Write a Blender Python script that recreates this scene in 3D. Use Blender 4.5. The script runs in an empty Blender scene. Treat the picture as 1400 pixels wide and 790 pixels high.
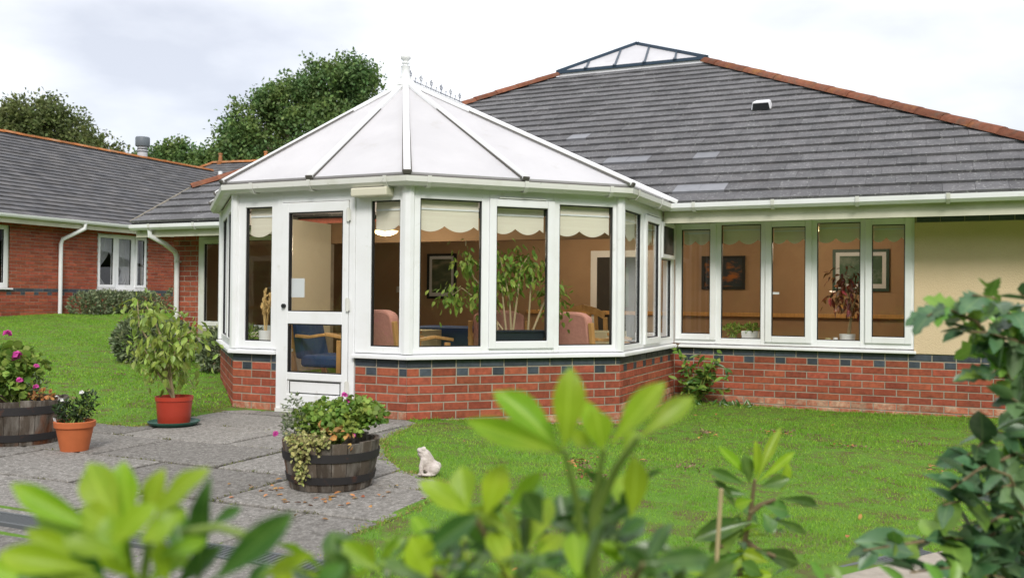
import bpy, bmesh, math, random
import numpy as np
from mathutils import Vector, Matrix, noise as mnoise
R = math.radians
random.seed(7)
rng = np.random.default_rng(7)
scene = bpy.context.scene
C = scene.collection

# ------------------------------------------------------------------ camera
EYE = 1.15                                   # eye height, world z
F_PX, YAW, PITCH, ROLL = 1246.13, -0.421363, 0.0113186, 0.0089222
CAM = Vector((4.0519, -6.8305, EYE))
_r = Vector((math.cos(YAW), -math.sin(YAW), 0)); _f = Vector((math.sin(YAW), math.cos(YAW), 0)); _u = Vector((0, 0, 1))
CF = _f*math.cos(PITCH) + _u*math.sin(PITCH)
_u2 = _u*math.cos(PITCH) - _f*math.sin(PITCH)
CR = _r*math.cos(ROLL) + _u2*math.sin(ROLL)
CU = _u2*math.cos(ROLL) - _r*math.sin(ROLL)
cd = bpy.data.cameras.new('camera'); cam = bpy.data.objects.new('camera', cd); C.objects.link(cam)
m = Matrix.Identity(4)
for i in range(3):
    m[i][0] = CR[i]; m[i][1] = CU[i]; m[i][2] = -CF[i]; m[i][3] = CAM[i]
cam.matrix_world = m
cd.sensor_width = 36; cd.sensor_fit = 'HORIZONTAL'; cd.lens = F_PX/1400*36
cd.clip_start = 0.05; cd.clip_end = 3000
cd.dof.use_dof = True; cd.dof.focus_distance = 8.5; cd.dof.aperture_fstop = 3.2
scene.camera = cam

def at(x, y, depth):                          # world point seen at a place in the view, so many metres ahead
    return CAM + (CR*((x-700)/F_PX) - CU*((y-395)/F_PX) + CF)*depth
def proj(P):
    d = Vector(P) - CAM
    z = d.dot(CF)
    return (700+F_PX*d.dot(CR)/z, 395-F_PX*d.dot(CU)/z, z)
def on_plane(x, y, P0, n):
    d = at(x, y, 1) - CAM; n = Vector(n)
    return CAM + d*((Vector(P0)-CAM).dot(n)/d.dot(n))

# ------------------------------------------------------------------ sky, sun, exposure
SUN_EL, SUN_AZ = R(40), R(150)                # azimuth clockwise from +Y
w = bpy.data.worlds.new('World'); scene.world = w; w.use_nodes = True
nt = w.node_tree; nt.nodes.clear()
N = nt.nodes.new; L = nt.links.new
sky = N('ShaderNodeTexSky'); sky.sky_type = 'NISHITA'; sky.sun_disc = False
sky.sun_elevation = SUN_EL; sky.sun_rotation = SUN_AZ
bg1 = N('ShaderNodeBackground'); bg1.inputs['Strength'].default_value = 0.12
L(sky.outputs[0], bg1.inputs['Color'])
tc = N('ShaderNodeTexCoord'); mp = N('ShaderNodeMapping'); mp.inputs['Scale'].default_value = (1.0, 1.0, 2.6)
nz = N('ShaderNodeTexNoise'); nz.inputs['Scale'].default_value = 2.3; nz.inputs['Detail'].default_value = 7; nz.inputs['Roughness'].default_value = 0.5
mp.inputs['Location'].default_value = (0.35, 0.1, 0.2)
L(tc.outputs['Generated'], mp.inputs['Vector']); L(mp.outputs[0], nz.inputs['Vector'])
cr = N('ShaderNodeValToRGB')
e = cr.color_ramp.elements
e[0].position = 0.36; e[0].color = (0.45, 0.462, 0.508, 1)
e[1].position = 0.60; e[1].color = (0.74, 0.745, 0.755, 1)
L(nz.outputs['Fac'], cr.inputs['Fac'])
bg2 = N('ShaderNodeBackground'); bg2.inputs['Strength'].default_value = 1.0
L(cr.outputs['Color'], bg2.inputs['Color'])
mx = N('ShaderNodeMixShader'); mx.inputs[0].default_value = 0.88
L(bg1.outputs[0], mx.inputs[1]); L(bg2.outputs[0], mx.inputs[2])
wo = N('ShaderNodeOutputWorld'); L(mx.outputs[0], wo.inputs['Surface'])

sd = bpy.data.lights.new('sun', 'SUN'); sd.energy = 1.5; sd.angle = R(18); sd.color = (1.0, 0.96, 0.9)
sun = bpy.data.objects.new('sun', sd); C.objects.link(sun)
sun_dir = Vector((math.sin(SUN_AZ)*math.cos(SUN_EL), math.cos(SUN_AZ)*math.cos(SUN_EL), math.sin(SUN_EL)))
sun.rotation_euler = sun_dir.to_track_quat('Z', 'Y').to_euler(); sun.location = (0, -20, 30)

vs = scene.view_settings
vs.view_transform = 'Standard'; vs.look = 'None'; vs.gamma = 1.0; vs.use_curve_mapping = False
vs.exposure = 0.8
scene.cycles.max_bounces = 10; scene.cycles.transparent_max_bounces = 24
scene.cycles.diffuse_bounces = 4; scene.cycles.glossy_bounces = 4
scene.cycles.use_denoising = True
scene.cycles.sample_clamp_indirect = 6

# ------------------------------------------------------------------ materials
MATS = {}
def mat(name, col, rough=0.6, var=0.0, noise=0.0, nscale=8.0, bump=0.0, bscale=60.0, spec=0.4, col2=None, nlo=0.4, nhi=0.62,
        col3=None, n3scale=3.0, n3lo=0.5, n3hi=0.7, trans=0.0, metal=0.0, hue=0.0, stretch=(1, 1, 1), coords='world', detail=5, vein=0.0):
    """procedural surface: base colour, island/object variation, one or two noise-driven second colours, bump"""
    if name in MATS: return MATS[name]
    m = bpy.data.materials.new(name); m.use_nodes = True
    t = m.node_tree; t.nodes.clear(); N = t.nodes.new; L = t.links.new
    out = N('ShaderNodeOutputMaterial'); b = N('ShaderNodeBsdfPrincipled')
    b.inputs['Roughness'].default_value = rough; b.inputs['Specular IOR Level'].default_value = spec; b.inputs['Metallic'].default_value = metal
    geo = N('ShaderNodeNewGeometry'); oi = N('ShaderNodeObjectInfo'); tc = N('ShaderNodeTexCoord')
    mp = N('ShaderNodeMapping'); mp.inputs['Scale'].default_value = stretch
    L(geo.outputs['Position'] if coords == 'world' else tc.outputs['Object'], mp.inputs['Vector'])
    rgb = N('ShaderNodeRGB'); rgb.outputs[0].default_value = (*col, 1); cur = rgb.outputs[0]
    def noise_mix(cur, c2, sc, lo, hi):
        n = N('ShaderNodeTexNoise'); n.inputs['Scale'].default_value = sc; n.inputs['Detail'].default_value = detail; n.inputs['Roughness'].default_value = 0.6
        L(mp.outputs[0], n.inputs['Vector'])
        mr = N('ShaderNodeMapRange'); mr.inputs['From Min'].default_value = lo; mr.inputs['From Max'].default_value = hi
        L(n.outputs['Fac'], mr.inputs['Value'])
        mx = N('ShaderNodeMix'); mx.data_type = 'RGBA'
        L(mr.outputs[0], mx.inputs['Factor']); L(cur, mx.inputs['A']); mx.inputs['B'].default_value = (*c2, 1)
        return mx.outputs['Result']
    if col2: cur = noise_mix(cur, col2, nscale, nlo, nhi)
    if col3: cur = noise_mix(cur, col3, n3scale, n3lo, n3hi)
    if var or hue or noise:
        ad = N('ShaderNodeMath'); ad.operation = 'ADD'; L(geo.outputs['Random Per Island'], ad.inputs[0]); L(oi.outputs['Random'], ad.inputs[1])
        fr = N('ShaderNodeMath'); fr.operation = 'FRACT'; L(ad.outputs[0], fr.inputs[0])
        hs = N('ShaderNodeHueSaturation')
        mr = N('ShaderNodeMapRange'); mr.inputs['To Min'].default_value = 1-var; mr.inputs['To Max'].default_value = 1+var
        L(fr.outputs[0], mr.inputs['Value'])
        val = mr.outputs[0]
        if noise:
            n = N('ShaderNodeTexNoise'); n.inputs['Scale'].default_value = nscale*1.7; n.inputs['Detail'].default_value = 6
            L(mp.outputs[0], n.inputs['Vector'])
            mr2 = N('ShaderNodeMapRange'); mr2.inputs['From Min'].default_value = 0.3; mr2.inputs['From Max'].default_value = 0.7
            mr2.inputs['To Min'].default_value = 1-noise; mr2.inputs['To Max'].default_value = 1+noise
            L(n.outputs['Fac'], mr2.inputs['Value'])
            mu = N('ShaderNodeMath'); mu.operation = 'MULTIPLY'; L(val, mu.inputs[0]); L(mr2.outputs[0], mu.inputs[1]); val = mu.outputs[0]
        L(val, hs.inputs['Value']); L(cur, hs.inputs['Color'])
        if hue:
            f2 = N('ShaderNodeMath'); f2.operation = 'MULTIPLY'; L(fr.outputs[0], f2.inputs[0]); f2.inputs[1].default_value = 7.31
            f3 = N('ShaderNodeMath'); f3.operation = 'FRACT'; L(f2.outputs[0], f3.inputs[0])
            mh = N('ShaderNodeMapRange'); mh.inputs['To Min'].default_value = 0.5-hue; mh.inputs['To Max'].default_value = 0.5+hue
            L(f3.outputs[0], mh.inputs['Value']); L(mh.outputs[0], hs.inputs['Hue'])
        cur = hs.outputs['Color']
    if vein:                                    # midrib and side veins on a leaf (x across, y along)
        sx = N('ShaderNodeSeparateXYZ'); L(tc.outputs['Object'], sx.inputs[0])
        ab = N('ShaderNodeMath'); ab.operation = 'ABSOLUTE'; L(sx.outputs['X'], ab.inputs[0])
        mid_ = N('ShaderNodeMapRange'); mid_.inputs['From Min'].default_value = 0.045; mid_.inputs['From Max'].default_value = 0.012; L(ab.outputs[0], mid_.inputs['Value'])
        k1 = N('ShaderNodeMath'); k1.operation = 'MULTIPLY_ADD'; L(ab.outputs[0], k1.inputs[0]); k1.inputs[1].default_value = -0.75; L(sx.outputs['Y'], k1.inputs[2])
        k2 = N('ShaderNodeMath'); k2.operation = 'MULTIPLY'; L(k1.outputs[0], k2.inputs[0]); k2.inputs[1].default_value = 62
        k3 = N('ShaderNodeMath'); k3.operation = 'SINE'; L(k2.outputs[0], k3.inputs[0])
        sv = N('ShaderNodeMapRange'); sv.inputs['From Min'].default_value = 0.8; sv.inputs['From Max'].default_value = 1.0; sv.inputs['To Max'].default_value = 0.4; L(k3.outputs[0], sv.inputs['Value'])
        mxv = N('ShaderNodeMath'); mxv.operation = 'MAXIMUM'; L(mid_.outputs[0], mxv.inputs[0]); L(sv.outputs[0], mxv.inputs[1])
        sc_ = N('ShaderNodeMath'); sc_.operation = 'MULTIPLY'; L(mxv.outputs[0], sc_.inputs[0]); sc_.inputs[1].default_value = vein
        mv = N('ShaderNodeMix'); mv.data_type = 'RGBA'; L(sc_.outputs[0], mv.inputs['Factor']); L(cur, mv.inputs['A']); mv.inputs['B'].default_value = (min(1, col[0]*1.5+.12), min(1, col[1]*1.3+.14), col[2]+.06, 1)
        cur = mv.outputs['Result']
    L(cur, b.inputs['Base Color'])
    if bump:
        n = N('ShaderNodeTexNoise'); n.inputs['Scale'].default_value = bscale; n.inputs['Detail'].default_value = 4; L(mp.outputs[0], n.inputs['Vector'])
        bp = N('ShaderNodeBump'); bp.inputs['Strength'].default_value = bump; bp.inputs['Distance'].default_value = 0.01
        L(n.outputs['Fac'], bp.inputs['Height']); L(bp.outputs[0], b.inputs['Normal'])
    sh = b.outputs[0]
    if trans:
        tr = N('ShaderNodeBsdfTranslucent'); L(cur, tr.inputs['Color'])
        mx = N('ShaderNodeMixShader'); mx.inputs[0].default_value = trans; L(sh, mx.inputs[1]); L(tr.outputs[0], mx.inputs[2]); sh = mx.outputs[0]
    L(sh, out.inputs['Surface'])
    MATS[name] = m
    return m

def glass_mat(name, tint=(0.985, 0.99, 0.985), rough=0.0, ior=1.45, gain=1.75):
    m = bpy.data.materials.new(name); m.use_nodes = True
    t = m.node_tree; t.nodes.clear(); N = t.nodes.new; L = t.links.new
    out = N('ShaderNodeOutputMaterial'); tr = N('ShaderNodeBsdfTransparent'); tr.inputs[0].default_value = (*tint, 1)
    gl = N('ShaderNodeBsdfGlossy'); gl.inputs['Roughness'].default_value = rough; gl.inputs[0].default_value = (0.95, 0.97, 1, 1)
    fr = N('ShaderNodeFresnel'); fr.inputs[0].default_value = ior
    mu = N('ShaderNodeMath'); mu.operation = 'MULTIPLY'; mu.use_clamp = True; L(fr.outputs[0], mu.inputs[0]); mu.inputs[1].default_value = gain
    gf = N('ShaderNodeNewGeometry'); iv_ = N('ShaderNodeMath'); iv_.operation = 'SUBTRACT'; iv_.inputs[0].default_value = 1.0; L(gf.outputs['Backfacing'], iv_.inputs[1])
    m2 = N('ShaderNodeMath'); m2.operation = 'MULTIPLY'; L(mu.outputs[0], m2.inputs[0]); L(iv_.outputs[0], m2.inputs[1]); mu = m2   # the sheet mirrors once, on the face it is entered by
    nz = N('ShaderNodeTexNoise'); nz.inputs['Scale'].default_value = 1.6; nz.inputs['Detail'].default_value = 1
    geo = N('ShaderNodeNewGeometry'); L(geo.outputs['Position'], nz.inputs['Vector'])
    bp = N('ShaderNodeBump'); bp.inputs['Strength'].default_value = 0.06; bp.inputs['Distance'].default_value = 0.02
    L(nz.outputs['Fac'], bp.inputs['Height']); L(bp.outputs[0], gl.inputs['Normal'])
    mx = N('ShaderNodeMixShader'); L(mu.outputs[0], mx.inputs[0]); L(tr.outputs[0], mx.inputs[1]); L(gl.outputs[0], mx.inputs[2])
    L(mx.outputs[0], out.inputs['Surface'])
    MATS[name] = m
    return m

M_UPVC = mat('white_upvc', (0.86, 0.87, 0.885), 0.28, spec=0.5, col2=(0.78, 0.785, 0.775), nscale=2.2, nlo=0.45, nhi=0.75, col3=(0.62, 0.62, 0.56), n3scale=6, n3lo=0.64, n3hi=0.86)
M_UPVC_OLD = mat('weathered_upvc', (0.72, 0.72, 0.68), 0.38, col2=(0.55, 0.55, 0.45), nscale=2.5, nlo=0.5, nhi=0.75, col3=(0.25, 0.26, 0.2), n3scale=9, n3lo=0.66, n3hi=0.78)
M_SOFFIT = mat('cream_soffit', (0.66, 0.64, 0.52), 0.5, col2=(0.55, 0.54, 0.42), nscale=2)
M_POLY = mat('white_polycarbonate', (0.80, 0.79, 0.81), 0.35, spec=0.3, trans=0.28, col2=(0.74, 0.73, 0.75), nscale=1.3, col3=(0.56, 0.53, 0.49), n3scale=2.5, n3lo=0.6, n3hi=0.95)
M_GASKET = mat('black_gasket', (0.015, 0.016, 0.018), 0.5)
M_DARKCAP = mat('dirty_end_cap', (0.12, 0.11, 0.10), 0.7)
M_GLASS = glass_mat('window_glass')
M_LGLASS = glass_mat('rooflight_glass', tint=(0.97, 0.98, 0.98), gain=1.0)
M_BRICK = mat('red_brick', (0.345, 0.09, 0.05), 0.85, var=0.24, noise=0.2, nscale=14, hue=0.004, bump=0.5, bscale=120, col2=(0.27, 0.078, 0.048), nlo=0.45, nhi=0.7, spec=0.2)
M_BRICK_OLD = mat('pale_foot_brick', (0.42, 0.15, 0.09), 0.9, var=0.22, noise=0.22, nscale=14, bump=0.5, bscale=120, col2=(0.47, 0.34, 0.24), nlo=0.45, nhi=0.7, spec=0.2)
M_BLUE = mat('blue_brick', (0.055, 0.068, 0.085), 0.55, var=0.3, noise=0.2, nscale=12, bump=0.3, bscale=100)
M_MORTAR = mat('mortar', (0.40, 0.36, 0.29), 0.95, col2=(0.30, 0.27, 0.215), nscale=5, bump=0.6, bscale=180, spec=0.1)
M_RENDER = mat('cream_render', (0.76, 0.60, 0.40), 0.92, col2=(0.70, 0.545, 0.35), nscale=1.2, nlo=0.35, nhi=0.7, bump=0.9, bscale=110, spec=0.1)
M_TILE = mat('slate_grey_tile', (0.122, 0.121, 0.126), 0.72, var=0.16, noise=0.14, nscale=4, col2=(0.15, 0.145, 0.15), nlo=0.4, nhi=0.7, col3=(0.34, 0.34, 0.33), n3scale=34, n3lo=0.585, n3hi=0.68, bump=0.4, bscale=70, spec=0.3)
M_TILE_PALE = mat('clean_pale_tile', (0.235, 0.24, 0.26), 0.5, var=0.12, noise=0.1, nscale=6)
M_TILE_FAR = mat('far_grey_tile', (0.105, 0.105, 0.112), 0.75, var=0.18, noise=0.14, nscale=2.5, col2=(0.135, 0.13, 0.13), spec=0.3)
M_UNDERLAY = mat('roof_underlay', (0.018, 0.018, 0.02), 0.9)
M_HIP = mat('terracotta_ridge', (0.215, 0.084, 0.05), 0.85, var=0.2, noise=0.2, nscale=9, col2=(0.16, 0.10, 0.07), nlo=0.5, nhi=0.72, col3=(0.30, 0.14, 0.05), n3scale=4, n3lo=0.55, n3hi=0.7, bump=0.5, bscale=40, spec=0.15)
M_RIDGE_FAR = mat('orange_lichen_ridge', (0.36, 0.14, 0.05), 0.85, var=0.2, noise=0.2, nscale=3, col2=(0.33, 0.2, 0.12), nlo=0.5, nhi=0.7, spec=0.15)
M_ROOFLIGHT = mat('slate_blue_metal', (0.035, 0.06, 0.09), 0.35, metal=0.2)
M_WHITEMETAL = mat('white_flashing', (0.78, 0.78, 0.80), 0.4)
M_WALLIN = mat('tan_interior', (0.43, 0.285, 0.17), 0.85, col2=(0.37, 0.24, 0.14), nscale=1.0)
M_CEILIN = mat('interior_ceiling', (0.6, 0.5, 0.36), 0.8)
M_CARPET = mat('interior_carpet', (0.16, 0.09, 0.06), 0.95)
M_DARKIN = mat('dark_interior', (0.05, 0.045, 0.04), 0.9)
M_BLIND = mat('beige_blind', (0.87, 0.82, 0.69), 0.85, trans=0.1, col2=(0.83, 0.77, 0.64), nscale=6, stretch=(0.3, 0.3, 6))
M_CURTAIN = mat('net_curtain', (0.72, 0.72, 0.74), 0.9, trans=0.3)
M_PINE = mat('pine_wood', (0.60, 0.34, 0.12), 0.5, col2=(0.5, 0.27, 0.09), nscale=5, stretch=(6, 6, 1))
M_PINK = mat('dusty_pink_fabric', (0.66, 0.33, 0.26), 0.95, col2=(0.6, 0.29, 0.23), nscale=30)
M_BLUEFAB = mat('blue_fabric', (0.03, 0.06, 0.14), 0.95)
M_CREAMFAB = mat('cream_cloth', (0.55, 0.5, 0.3), 0.9)
M_TROUGH = mat('dark_planter', (0.018, 0.024, 0.035), 0.4)
M_CERAMIC = mat('white_ceramic', (0.75, 0.75, 0.74), 0.3)
M_STRAW = mat('dried_grass', (0.66, 0.47, 0.2), 0.9, var=0.25)
M_SOIL = mat('soil', (0.05, 0.033, 0.02), 0.95, col2=(0.1, 0.065, 0.04), nscale=40, bump=0.8, bscale=60)
M_BARK = mat('bark', (0.13, 0.1, 0.07), 0.9, col2=(0.22, 0.18, 0.13), nscale=6, stretch=(3, 3, 0.5), bump=0.7, bscale=20)
M_STEM = mat('brown_stem', (0.16, 0.11, 0.06), 0.8, col2=(0.22, 0.17, 0.09), nscale=20)
M_PALESTEM = mat('pale_stem', (0.38, 0.30, 0.17), 0.8)
M_GREENSTEM = mat('green_stem', (0.20, 0.28, 0.06), 0.6)
M_TREE1 = mat('dark_oak_leaf', (0.115, 0.15, 0.048), 0.6, var=0.4, hue=0.02, trans=0.25, col2=(0.14, 0.165, 0.05), nscale=0.5)
M_TREE2 = mat('tree_leaf', (0.105, 0.19, 0.06), 0.6, var=0.42, hue=0.02, trans=0.25, col2=(0.15, 0.22, 0.055), nscale=0.7)
M_BUSH = mat('bush_leaf', (0.15, 0.195, 0.10), 0.5, var=0.5, hue=0.015, trans=0.15, col2=(0.30, 0.33, 0.18), nscale=9, nlo=0.5, nhi=0.66)
M_FICUS = mat('ficus_leaf', (0.27, 0.37, 0.065), 0.4, var=0.35, hue=0.02, trans=0.3, col2=(0.35, 0.42, 0.13), nscale=25, nlo=0.5, nhi=0.7)
M_GERAN = mat('geranium_leaf', (0.17, 0.30, 0.045), 0.6, var=0.35, hue=0.025, trans=0.3, col2=(0.28, 0.37, 0.07), nscale=8)
M_IVY = mat('variegated_ivy', (0.42, 0.40, 0.15), 0.5, var=0.35, hue=0.015, trans=0.15, col2=(0.17, 0.22, 0.05), nscale=45, nlo=0.5, nhi=0.6)
M_DARKLEAF = mat('dark_glossy_leaf', (0.030, 0.060, 0.016), 0.35, var=0.35, hue=0.015, trans=0.15, spec=0.5)
M_RHODO = mat('fresh_rhododendron_leaf', (0.27, 0.44, 0.024), 0.42, var=0.2, noise=0.12, hue=0.018, trans=0.42, col2=(0.36, 0.48, 0.04), nscale=14, nlo=0.5, nhi=0.72, vein=0.5)
M_RHODO_D = mat('old_rhododendron_leaf', (0.062, 0.145, 0.027), 0.33, var=0.38, noise=0.15, hue=0.02, trans=0.22, spec=0.55, col2=(0.14, 0.25, 0.04), nscale=14, nlo=0.5, nhi=0.72, vein=0.45)
M_MAHONIA = mat('blue_green_leaf', (0.07, 0.155, 0.065), 0.36, var=0.4, noise=0.12, hue=0.02, trans=0.15, spec=0.5, col2=(0.13, 0.22, 0.10), nscale=16, nlo=0.5, nhi=0.7, vein=0.4)
M_MAHONIA_Y = mat('young_green_leaf', (0.15, 0.31, 0.045), 0.4, var=0.3, noise=0.1, hue=0.02, trans=0.3, spec=0.5, col2=(0.2, 0.36, 0.06), nscale=16, vein=0.4)
M_PINKFL = mat('pink_petal', (0.62, 0.07, 0.36), 0.6, var=0.2, trans=0.2)
M_WHITEFL = mat('white_petal', (0.75, 0.74, 0.72), 0.6)
M_DEAD = mat('dead_leaf', (0.36, 0.13, 0.04), 0.8, var=0.4, hue=0.02, col2=(0.42, 0.25, 0.08), nscale=20)
M_TERRA = mat('terracotta_pot', (0.50, 0.135, 0.045), 0.65, noise=0.06, nscale=10, var=0.02)
M_REDPOT = mat('red_plastic_pot', (0.42, 0.048, 0.026), 0.35, noise=0.05, nscale=6, var=0.02)
M_GREENPL = mat('green_plastic', (0.02, 0.10, 0.07), 0.4)
M_STAVE = mat('weathered_oak_stave', (0.10, 0.08, 0.063), 0.85, var=0.35, col2=(0.26, 0.235, 0.205), nscale=16, nlo=0.45, nhi=0.66, col3=(0.17, 0.07, 0.035), n3scale=6, n3lo=0.55, n3hi=0.66, stretch=(1, 1, 0.25), bump=0.8, bscale=50, spec=0.15)
M_HOOP = mat('rusty_hoop', (0.028, 0.026, 0.027), 0.7, col2=(0.12, 0.045, 0.025), nscale=8, nlo=0.56, nhi=0.7)
M_STONE = mat('pale_stone', (0.68, 0.61, 0.57), 0.9, col2=(0.52, 0.45, 0.41), nscale=22, bump=0.8, bscale=90)
M_SLAB = mat('riven_paving_slab', (0.255, 0.24, 0.22), 0.9, var=0.17, noise=0.24, nscale=28, col2=(0.175, 0.163, 0.147), nlo=0.42, nhi=0.6, col3=(0.42, 0.40, 0.37), n3scale=75, n3lo=0.55, n3hi=0.66, bump=0.5, bscale=80, spec=0.15, detail=9)
M_GRATE = mat('galvanised_grate', (0.13, 0.14, 0.145), 0.8, metal=0.0)
M_CONC = mat('concrete', (0.40, 0.35, 0.29), 0.9, noise=0.15, nscale=10, bump=0.5, bscale=60, var=0.03)
M_GROUND = mat('lawn_earth', (0.12, 0.23, 0.035), 0.95, col2=(0.13, 0.10, 0.05), nscale=5, nlo=0.46, nhi=0.66, bump=0.5, bscale=40, spec=0.1)
M_GRASS = mat('grass_blade', (0.205, 0.415, 0.04), 0.55, var=0.28, hue=0.014, trans=0.45, spec=0.2, col2=(0.30, 0.49, 0.065), nscale=1.4, nlo=0.36, nhi=0.64, col3=(0.38, 0.43, 0.11), n3scale=2.6, n3lo=0.6, n3hi=0.78)
M_CANE = mat('bamboo_cane', (0.46, 0.36, 0.2), 0.6)
M_LAMPBOX = mat('cream_box', (0.66, 0.63, 0.50), 0.5)
M_STEEL = mat('galvanised_flue', (0.45, 0.46, 0.48), 0.4, metal=0.4, col2=(0.2, 0.21, 0.25), nscale=5)
M_FLUEPIPE = mat('pale_flue_pipe', (0.5, 0.51, 0.54), 0.5)
M_FLUECAP = mat('grey_flue_cap', (0.14, 0.16, 0.18), 0.5)
M_PAPER = mat('notice_paper', (0.7, 0.72, 0.74), 0.8)
M_FRAMEDARK = mat('picture_frame_dark', (0.02, 0.02, 0.022), 0.5)
M_FRAMEGREEN = mat('picture_frame_green', (0.03, 0.07, 0.05), 0.5)
M_ART1 = mat('landscape_print', (0.14, 0.16, 0.10), 0.6, col2=(0.07, 0.10, 0.06), nscale=4, col3=(0.32, 0.29, 0.2), n3scale=3, stretch=(1, 1, 2.5))
M_ART2 = mat('sunset_print', (0.03, 0.04, 0.05), 0.5, col2=(0.38, 0.13, 0.03), nscale=4.5, nlo=0.52, nhi=0.66, stretch=(1, 1, 2))
M_ART3 = mat('garden_print', (0.05, 0.11, 0.065), 0.6, col2=(0.2, 0.24, 0.2), nscale=5, nlo=0.5, nhi=0.66)
M_CROTON = mat('croton_leaf', (0.10, 0.03, 0.02), 0.4, var=0.5, hue=0.04, col2=(0.25, 0.07, 0.02), nscale=18)
M_BRASS = mat('handle_metal', (0.3, 0.3, 0.31), 0.35, metal=0.6)

# ------------------------------------------------------------------ builders
WL = {}                                        # world position of every object's origin
def tag(o, label=None, cat=None, group=None, kind=None):
    if label: o['label'] = label
    if cat: o['category'] = cat
    if group: o['group'] = group
    if kind: o['kind'] = kind
    return o
def put(o, wloc, parent=None):
    wloc = Vector(wloc); C.objects.link(o)
    if parent is not None: o.parent = parent; o.location = wloc - WL[parent.name]
    else: o.location = wloc
    WL[o.name] = wloc
    return o
def thing(name, label, cat, loc=(0, 0, 0), group=None):
    o = bpy.data.objects.new(name, None); o.empty_display_size = 0.1
    put(o, loc); return tag(o, label, cat, group)

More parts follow.
